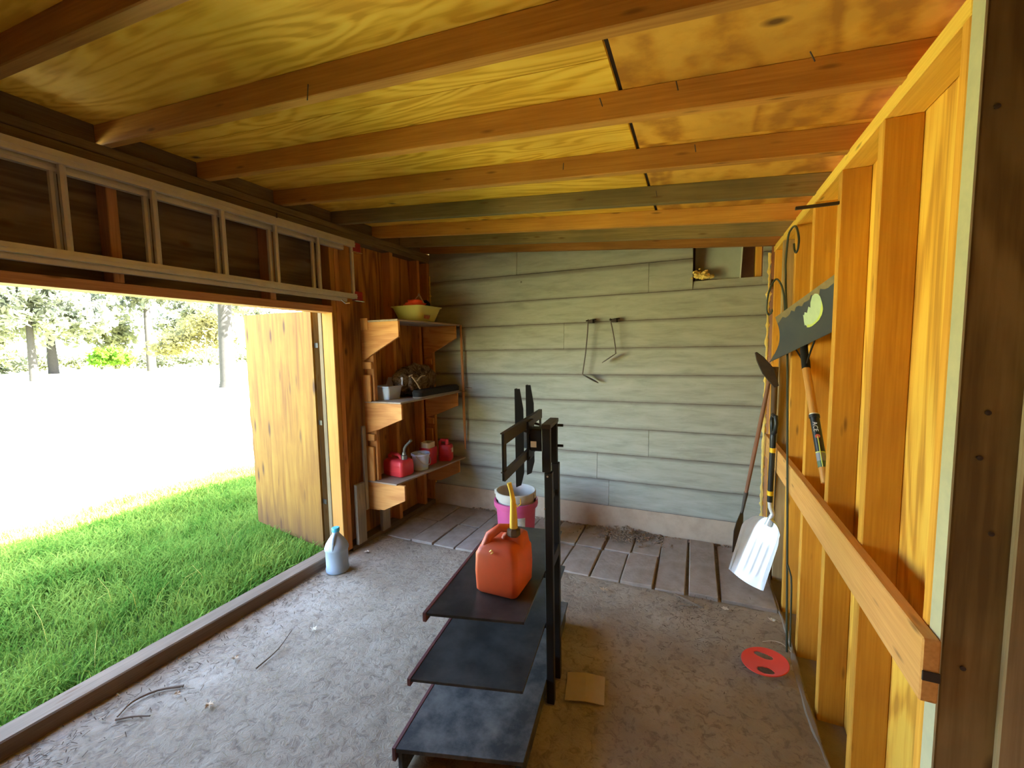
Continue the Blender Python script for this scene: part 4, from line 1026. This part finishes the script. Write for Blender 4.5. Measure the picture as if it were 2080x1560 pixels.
# ------------------------------------------------------------------ tools on the right wall
# snow shovel, blade up
t = thing('snow_shovel', 'wide navy snow shovel hung blade up between the studs', 'shovel', (.45, 2.3, 1.4))
A0, A1 = Vector((.385, 2.81, 1.397)), Vector((.498, 1.99, 1.555))     # lower edge, far to near
B0, B1 = Vector((.378, 2.605, 1.641)), Vector((.492, 1.99, 1.772))      # upper edge
def blade_grid(off):
    P = []
    for i in range(13):
        f = i/12; lo = A0.lerp(A1, f); hi = B0.lerp(B1, f); row = []
        for j in range(11):
            g = j/10; p = lo.lerp(hi, g); bow = math.sin(PI*g)
            p = p+Vector((.030*bow+off, -.028*bow*(1-f), 0)); row.append(p)
        P.append(row)
    return P
F_, K_ = blade_grid(0), blade_grid(.004)
mb = MB().grid(F_).grid([list(reversed(r)) for r in K_])
for e1_, e2_ in ((F_[0], K_[0]), (F_[-1], K_[-1]), ([r[0] for r in F_], [r[0] for r in K_]), ([r[-1] for r in F_], [r[-1] for r in K_])): mb.grid([e1_, e2_])
mb.build('blade', M['navy'], t, smooth=True)
def on_blade(f, g, off=-.0015):
    lo = A0.lerp(A1, f); hi = B0.lerp(B1, f); p = lo.lerp(hi, g); bow = math.sin(PI*g)
    return p+Vector((.030*bow+off, -.028*bow*(1-f), 0))
def patch(name, prof, mat, off):
    rows = [[on_blade(f, g0+(g1-g0)*k/8, off) for k in range(9)] for f, g0, g1 in prof]
    return MB().grid(rows).build(name, M[mat], t, smooth=True)
patch('sticker', [(.44, .60, .72), (.455, .50, .70), (.47, .50, .75), (.50, .44, .71), (.54, .41, .80), (.56, .405, .76), (.58, .40, .84), (.63, .42, .92), (.67, .45, .93), (.70, .52, .90), (.715, .6, .84)], 'sticker', -.0012)
patch('sticker_edge', [(.50, .43, .49), (.54, .40, .45), (.58, .39, .44), (.63, .41, .47), (.67, .44, .54), (.70, .51, .68), (.715, .6, .76)], 'sticker_edge', -.0018)
random.seed(31)
patch('worn_edge', [(f/24, random.uniform(.86, .95), 1.0) for f in range(25)], 'worn', -.001)
S0, S1_ = Vector((.456, 2.375, 1.50)), Vector((.497, 2.06, .925))
hdv = (S1_-S0)
MB().tube([S0-hdv*.02+Vector((.02, 0, 0)), S0+hdv*.05+Vector((.006, 0, 0)), S0+hdv*.2], [.020, .0185, .0175], 12).build('socket', M['black_metal'], t, smooth=True)
for sd in (-1, 1):
    q = on_blade(.57+sd*.14, .05, .006)
    MB().tube([q, (q+S0+hdv*.17)/2, S0+hdv*.18], .004, 6).build('brace', M['black_metal'], t)
stick('shaft', S0+hdv*.2, S1_, [.0165, .0165, .016], M['shaft'], t, 14)
def sleeve(name, f0, f1, r, mat, par=None): return stick(name, S0+hdv*f0, S0+hdv*f1, r, M[mat], par or t, 14)
sleeve('collar', .545, .565, .0205, 'black_plastic'); sleeve('white_ring', .537, .544, .0178, 'white_ink')
LAB = sleeve('label_sleeve', .565, .80, .0175, 'black_plastic'); sleeve('yellow_ring', .80, .807, .0178, 'sticker_edge', LAB)
sleeve('label_tail', .807, .86, .0176, 'grey_ink'); sleeve('label_tail', .86, .90, .0177, 'green_ink')
# lettering along the label (reads along the shaft)
qd = hdv.normalized(); fn = (Vector((0, 0, CAMZ))-S0).normalized(); fn = (fn-qd*fn.dot(qd)).normalized(); sdv = fn.cross(qd)
cu = bpy.data.curves.new('label_text', 'FONT'); cu.body = 'ACE'; cu.size = .024; cu.align_x = 'LEFT'; cu.align_y = 'CENTER'; cu.extrude = .0002; cu.resolution_u = 2
tmp = bpy.data.objects.new('tmp', cu); COL.objects.link(tmp); bpy.context.view_layer.update()
tme = bpy.data.meshes.new_from_object(tmp); bpy.data.objects.remove(tmp); tme.name = 'label_text'
to = link('label_text', tme, M['white_ink'])
pt = S0+hdv*.60+fn*.0182-sdv*.003
m4 = Matrix(((qd.x, sdv.x, fn.x, pt.x), (qd.y, sdv.y, fn.y, pt.y), (qd.z, sdv.z, fn.z, pt.z), (0, 0, 0, 1)))
m4 = m4 if m4.determinant() > 0 else m4 @ Matrix.Diagonal((1, -1, 1, 1))
to.matrix_basis = m4; TM[to.name] = m4.copy(); adopt(to, LAB)
MB().lathe([(0, 0), (.009, 0), (.009, .0006), (0, .0006)], seg=14, M4=Matrix.Translation(S0+hdv*.70+fn*.0176) @ fn.to_track_quat('Z', 'Y').to_matrix().to_4x4()).build('label_emblem', M['red_ink'], LAB)
MB().tube([S0+hdv*.70+fn*.018, S0+hdv*.9+fn*.0176], .0022, 5).build('label_stripe', M['sticker_edge'], LAB)

# iron hook spike out of a stud near the plate
tag(MB().box(.338, .4755, 1.955, 1.968, 2.012, 2.023).build('wall_spike', M['iron'], None, bevel=.001), 'dark flat iron spike jutting from a stud near the roof', 'spike')

# shepherd hook
t = thing('shepherd_hook', 'tall dark green iron shepherd hook leaning on the studs', 'hook', (.430, 2.30, 0))
K2 = lambda pts: [tuple(Vector((0, 0, CAMZ))+(Vector(p)-Vector((0, 0, CAMZ)))*.984) for p in pts]
MB().tube(curve([(.430, 2.30, .0), (.434, 2.44, .7), (.436, 2.51, 1.0), (.441, 2.635, 1.5)]+K2([(.449, 2.78, 1.80), (.449, 2.80, 1.881), (.447, 2.80, 1.962), (.449, 2.77, 2.083), (.458, 2.745, 2.118), (.466, 2.70, 2.122), (.470, 2.66, 2.096), (.472, 2.62, 2.037), (.470, 2.62, 1.993), (.466, 2.64, 1.973), (.462, 2.66, 1.99), (.460, 2.67, 2.025)])), .0052, 8).build('rod', M['hook_green'], t, smooth=True)
MB().tube(curve(K2([(.448, 2.78, 1.66), (.446, 2.78, 1.721), (.432, 2.78, 1.811), (.406, 2.79, 1.863), (.384, 2.80, 1.836), (.367, 2.80, 1.777), (.363, 2.81, 1.709), (.369, 2.81, 1.675), (.379, 2.81, 1.670), (.389, 2.80, 1.685), (.386, 2.80, 1.698)])), .005, 8).build('side_scroll', M['hook_green'], t, smooth=True)
MB().tube([(.433, 2.38, .41), (.436, 2.34, .395), (.438, 2.31, .38), (.438, 2.295, .34), (.438, 2.27, .05)], .004, 6).build('step', M['hook_green'], t, smooth=True)

# aluminium scoop
t = thing('scoop_shovel', 'white aluminium scoop shovel with yellow banded black handle', 'shovel', (.33, 2.85, 0))
SL, ST_ = Vector((.240, 2.86, .122)), Vector((.365, 2.76, .022)); NK = Vector((.434, 2.86, .475))
lowm = (SL+ST_)/2; axv = (NK-lowm); wv = (ST_-SL); AXL = axv.length; axn = axv.normalized(); wn = (wv-axn*wv.dot(axn)).normalized(); nn = wn.cross(axn)
nn = nn if nn.x < 0 else -nn
def scoop_grid(off):
    P = []
    for i in range(29):
        f = i/28                                         # 0 bottom .. 1 neck
        half = .112*(1 if f < .7 else math.sqrt(max(0, 1-((f-.7)/.3)**2))*.9+.1)
        base = lowm+axv*f*.96
        wall = .012+.065*min(1, f*1.3)
        if f > .85: wall *= .75
        row = []
        for j in range(45):
            s = -1+2*j/44
            h = wall*max(0, (abs(s)-.62)/.38)**1.4
            lip = -.018*(1-s*s)*(1 if i == 0 else 0)
            rib = .0018*max(0, 1-((abs(abs(s)-.33) if abs(s) > .16 else abs(s))/.09)**2) if .14 < f < .62 else 0
            row.append(base+wn*half*s*(1-.05*(abs(s) > .9))+nn*(h+off+rib)+axn*lip)
        P.append(row)
    return P
F_, K_ = scoop_grid(0), scoop_grid(-.003)
mb = MB().grid(F_).grid([list(reversed(r)) for r in K_])
for e1_, e2_ in ((F_[0], K_[0]), (F_[-1], K_[-1]), ([r[0] for r in F_], [r[0] for r in K_]), ([r[-1] for r in F_], [r[-1] for r in K_])): mb.grid([e1_, e2_])
SCB = mb.build('blade', M['scoop'], t, smooth=True)
GP = Vector((.421, 2.82, 1.07))
MB().tube([NK-axv*.16+nn*.006, NK+axn*.01, NK+Vector((-.012, -.004, .05)), NK+Vector((-.016, -.006, .09))], [.020, .014, .0125, .0125], 12).build('neck', M['scoop'], t, smooth=True)
h0 = NK+Vector((-.016, -.006, .085)); hv_ = GP-h0
stick('handle_tube', h0, h0+hv_*.80, .0155, M['black_plastic'], t, 14)
for f in (.08, .60): stick('band', h0+hv_*f, h0+hv_*(f+.055), .0163, M['yellow_band'], t, 14)
g0 = h0+hv_*.80; gn = hv_.normalized(); gw = Vector((.12, -1, 0)).normalized(); gw = (gw-gn*gw.dot(gn)).normalized()
MB().tube([g0-gn*.03, g0+gn*.01, g0+gn*.03-gw*.030, g0+gn*.085-gw*.045, g0+gn*.115-gw*.03, g0+gn*.118+gw*.03, g0+gn*.085+gw*.045, g0+gn*.03+gw*.030, g0+gn*.01], [.0165, .017, .012, .011, .012, .012, .011, .012, .015], 10).build('grip', M['black_plastic'], t, smooth=True)

# spade with long handle in the corner
t = thing('spade', 'long handled narrow spade leaning in the back right corner', 'spade', (.28, 3.3, 0))
e0, e1v = Vector((.272, 3.30, .008)), Vector((.447, 3.20, 1.30)); ev = e1v-e0
stick('handle', e0+ev*.34, e1v, [.011, .013, .013, .012], M['shaft_red'], t, 10)
stick('socket', e0+ev*.24, e0+ev*.36, [.009, .0145], M['old_steel'], t, 10)
en = ev.normalized(); ew = Vector((.8, .5, 0)); ew = (ew-en*ew.dot(en)).normalized()
MB().prism([e0+en*0-ew*.012, e0+en*.02+ew*.02, e0+en*.16+ew*.032, e0+en*.26+ew*.022, e0+en*.33+ew*.008, e0+en*.33-ew*.008, e0+en*.24-ew*.028, e0+en*.17-ew*.034], en.cross(ew)*.004).build('blade', M['old_steel'], t)

# pick mattock standing head up
t = thing('mattock', 'dark iron mattock standing head up behind the scoop', 'mattock', (.44, 3.04, 0))
stick('handle', (.452, 3.075, -.002), (.446, 3.02, 1.36), [.015, .014, .015, .019], M['shaft_dark'], t, 10)
ma, mm, mbb = Vector((.337, 3.00, 1.452)), Vector((.408, 3.01, 1.335)), Vector((.456, 3.02, 1.238))
rings = []
for p, wd_, th in ((ma, .006, .012), (ma.lerp(mm, .35), .022, .018), (mm.lerp(ma, .25), .030, .022), (mm, .034, .026), (mbb, .014, .024)):
    d = (mbb-ma).normalized(); n_ = Vector((-d.z, 0, d.x)).normalized()
    rings.append([p+n_*wd_+Vector((0, -th, 0))*.6, p+n_*wd_+Vector((0, th, 0))*.6, p-n_*wd_+Vector((0, th, 0))*.6, p-n_*wd_+Vector((0, -th, 0))*.6])
MB().loft(rings).build('head', M['iron'], t, bevel=.003)

# ------------------------------------------------------------------ floor things
# orange ring
t = None
rc = Vector((.318, 2.143, .02)); R0 = .098; P = MB()
vs = []; idx = {}
nr, na = 30, 110
slot = lambda x, y: ((x+.018)/.042)**2+((y-.045)/.017)**2 < 1
rnd_ = lambda x, y: ((x-.018)/.036)**2+((y+.052)/.026)**2 < 1
rot = Matrix.Rotation(math.radians(-22), 3, 'Z')
for i in range(nr+1):
    for k in range(na):
        r = R0*i/nr; a = 2*PI*k/na; x, y = r*math.cos(a), r*math.sin(a)
        vs.append((x, y, .018*(1-(i/nr)**2)*.2+.014*(i/nr)**2))
fs = []
for i in range(nr):
    for k in range(na):
        r = R0*(i+.5)/nr; a = 2*PI*(k+.5)/na; x, y = r*math.cos(a), r*math.sin(a)
        if slot(x, y) or rnd_(x, y): continue
        fs.append((i*na+k, i*na+(k+1) % na, (i+1)*na+(k+1) % na, (i+1)*na+k))
rm = Matrix.Translation((rc.x, rc.y, .016)) @ Matrix.Rotation(math.radians(-7), 4, 'Y') @ rot.to_4x4()
P.add([rm @ Vector(v) for v in vs], fs)
o = P.build('plastic_disc', M['ring'], None, smooth=True); sm = o.modifiers.new('thick', 'SOLIDIFY'); sm.thickness = .0035
tag(o, 'orange red plastic dish with two cut outs on the floor', 'dish')
# cardboard scrap
cb = [(-.52, 1.762), (-.437, 1.783), (-.354, 1.797), (-.328, 1.643), (-.408, 1.628), (-.488, 1.607)]
mb = MB().add([(x, y, .006+(.006 if i in (1, 4) else 0)) for i, (x, y) in enumerate(cb)], [(0, 1, 4, 5), (1, 2, 3, 4)])
o = mb.build('cardboard_sheet', M['cardboard'], None); sm = o.modifiers.new('thick', 'SOLIDIFY'); sm.thickness = .003
tag(o, 'flat tan cardboard scrap on the dark floor beside the stand', 'cardboard')

def leaf(x, y, s, a, label, mat='leaf_dry', group=None):
    pts = []
    for k in range(14):
        th = 2*PI*k/14; r = s*(1 if k % 2 == 0 else .55)*random.uniform(.75, 1.1)
        pts.append(Vector((x+r*math.cos(th+a), y+.75*r*math.sin(th+a), .006+random.uniform(.0, .012))))
    c = Vector((x, y, .010))
    mb = MB().add([c]+pts, [(0, 1+k, 1+(k+1) % 14) for k in range(14)])
    o = mb.build('dry_leaf', M[mat], None); so_ = o.modifiers.new('t', 'SOLIDIFY'); so_.thickness = .0012
    return tag(o, label, 'leaf', group)
random.seed(5)
LG = 'dry leaves on the floor'
leaf(-1.878, .999, .026, .3, 'curled pale brown dry leaf nearest the viewer on the open floor', group=LG)
leaf(-2.069, .981, .017, 1.3, 'small flat pale leaf by the crooked twig near the sill', group=LG)
leaf(-2.05, 1.222, .024, 2.3, 'dry leaf in the dark litter patch beside the sill', group=LG)
leaf(-1.867, 1.528, .026, .7, 'yellowish dry leaf beside the long thin twig', 'beige', LG)
leaf(-.497, 2.483, .028, .2, 'tan lobed dry leaf in front of the pavers', group=LG)
leaf(.174, 2.544, .026, .2, 'pale flat scrap of leaf in front of the scoop', 'beige', LG)
leaf(.40, 2.53, .020, .9, 'pale leaf scrap near the foot of the shepherd hook', 'beige', LG)
leaf(-2.234, 2.322, .028, .9, 'bright pale scrap of leaf behind the plastic jug', 'beige', LG)
def twig(pts, r, label):
    pts = curve(pts, 3)
    return tag(MB().tube(pts, [r*(1-.5*k/len(pts)) for k in range(len(pts))], 6).build('twig', M['twig'], None), label, 'twig', 'twigs on the floor')
twig([(-2.10, 1.02, .006), (-2.175, .957, .010), (-2.205, .88, .010), (-2.177, .815, .006)], .006, 'crooked brown twig near the sill')
twig([(-2.165, .805, .006), (-2.11, .84, .010), (-2.054, .871, .006)], .005, 'short straight twig touching the end of the crooked twig')
twig([(-1.893, 1.218, .006), (-1.908, 1.343, .010), (-1.975, 1.475, .006)], .004, 'long thin twig lying on open floor')
twig([(-.091, 2.595, .008), (-.013, 2.548, .012), (.065, 2.514, .008)], .006, 'stubby twig in front of the middle pavers')
twig([(-.06, 2.50, .008), (.0, 2.495, .012), (.03, 2.51, .008)], .004, 'tiny dark twig beneath the stubby twig')
tag(MB().tube(curve([(.33, 2.325, .008), (.375, 2.335, .018), (.415, 2.325, .02), (.448, 2.295, .006)]), .0016, 5).build('straw', M['beige'], None), 'curved white straw on the floor behind the orange dish', 'straw')
# litter and dirt as uncountable stuff
random.seed(12)
mb = MB()
for i in range(1900):
    x = random.uniform(-2.3, -.75); y = random.uniform(.35, 2.55)
    a = random.uniform(0, 6.28); l = random.uniform(.008, .04); h = .003
    dx, dy = math.cos(a)*l, math.sin(a)*l; wx, wy = -math.sin(a)*.0011, math.cos(a)*.0011
    z = .004+random.uniform(0, .004)
    mb.add([(x-wx, y-wy, z), (x+wx, y+wy, z), (x+dx+wx, y+dy+wy, z+.003), (x+dx-wx, y+dy-wy, z+.003)], [(0, 1, 2, 3)])
tag(mb.build('grass_litter', M['litter'], None), 'scattered dry grass clippings over the dusty floor', 'litter', kind='stuff')
mb = MB()
for i in range(420):
    y = random.uniform(.5, 2.0); x = -2.33+abs(random.gauss(0, .16)); a = random.uniform(0, 6.28); l = random.uniform(.006, .035)
    dx, dy = math.cos(a)*l, math.sin(a)*l; wx, wy = -math.sin(a)*.0016, math.cos(a)*.0016; z = .005
    mb.add([(x-wx, y-wy, z), (x+wx, y+wy, z), (x+dx+wx, y+dy+wy, z+.004), (x+dx-wx, y+dy-wy, z+.004)], [(0, 1, 2, 3)])
for i in range(260):
    y = random.gauss(2.48, .09); x = random.gauss(.02, .12)
    if i % 3 == 0: x, y = random.gauss(.05, .14), random.gauss(2.25, .1)
    a = random.uniform(0, 6.28); l = random.uniform(.005, .026)
    dx, dy = math.cos(a)*l, math.sin(a)*l; wx, wy = -math.sin(a)*.0012, math.cos(a)*.0012; z = .005
    mb.add([(x-wx, y-wy, z), (x+wx, y+wy, z), (x+dx+wx, y+dy+wy, z+.004), (x+dx-wx, y+dy-wy, z+.004)], [(0, 1, 2, 3)])
tag(mb.build('dark_litter', M['dark_litter'], None), 'dark plant litter along the sill and before the pavers', 'litter', kind='stuff')
def pile():
    f = random.random()
    if f < .62:
        x = random.gauss(-.47, .15); y = random.gauss(3.27, .07); z = .012+.03*math.exp(-((x+.5)/.13)**2)*max(0, (y-3.12)*3.5)
    else:
        x = random.uniform(-1.9, .25); y = 3.385-abs(random.gauss(0, .018)); z = .010
    return (min(x, .4), min(y, 3.385), z)
lm = lumps(800, pile, .003, .009)
tag(lm.build('dirt_heap', M['dirt'], None, smooth=False), 'loose crumbly dirt along the foot of the concrete curb', 'dirt', kind='stuff')
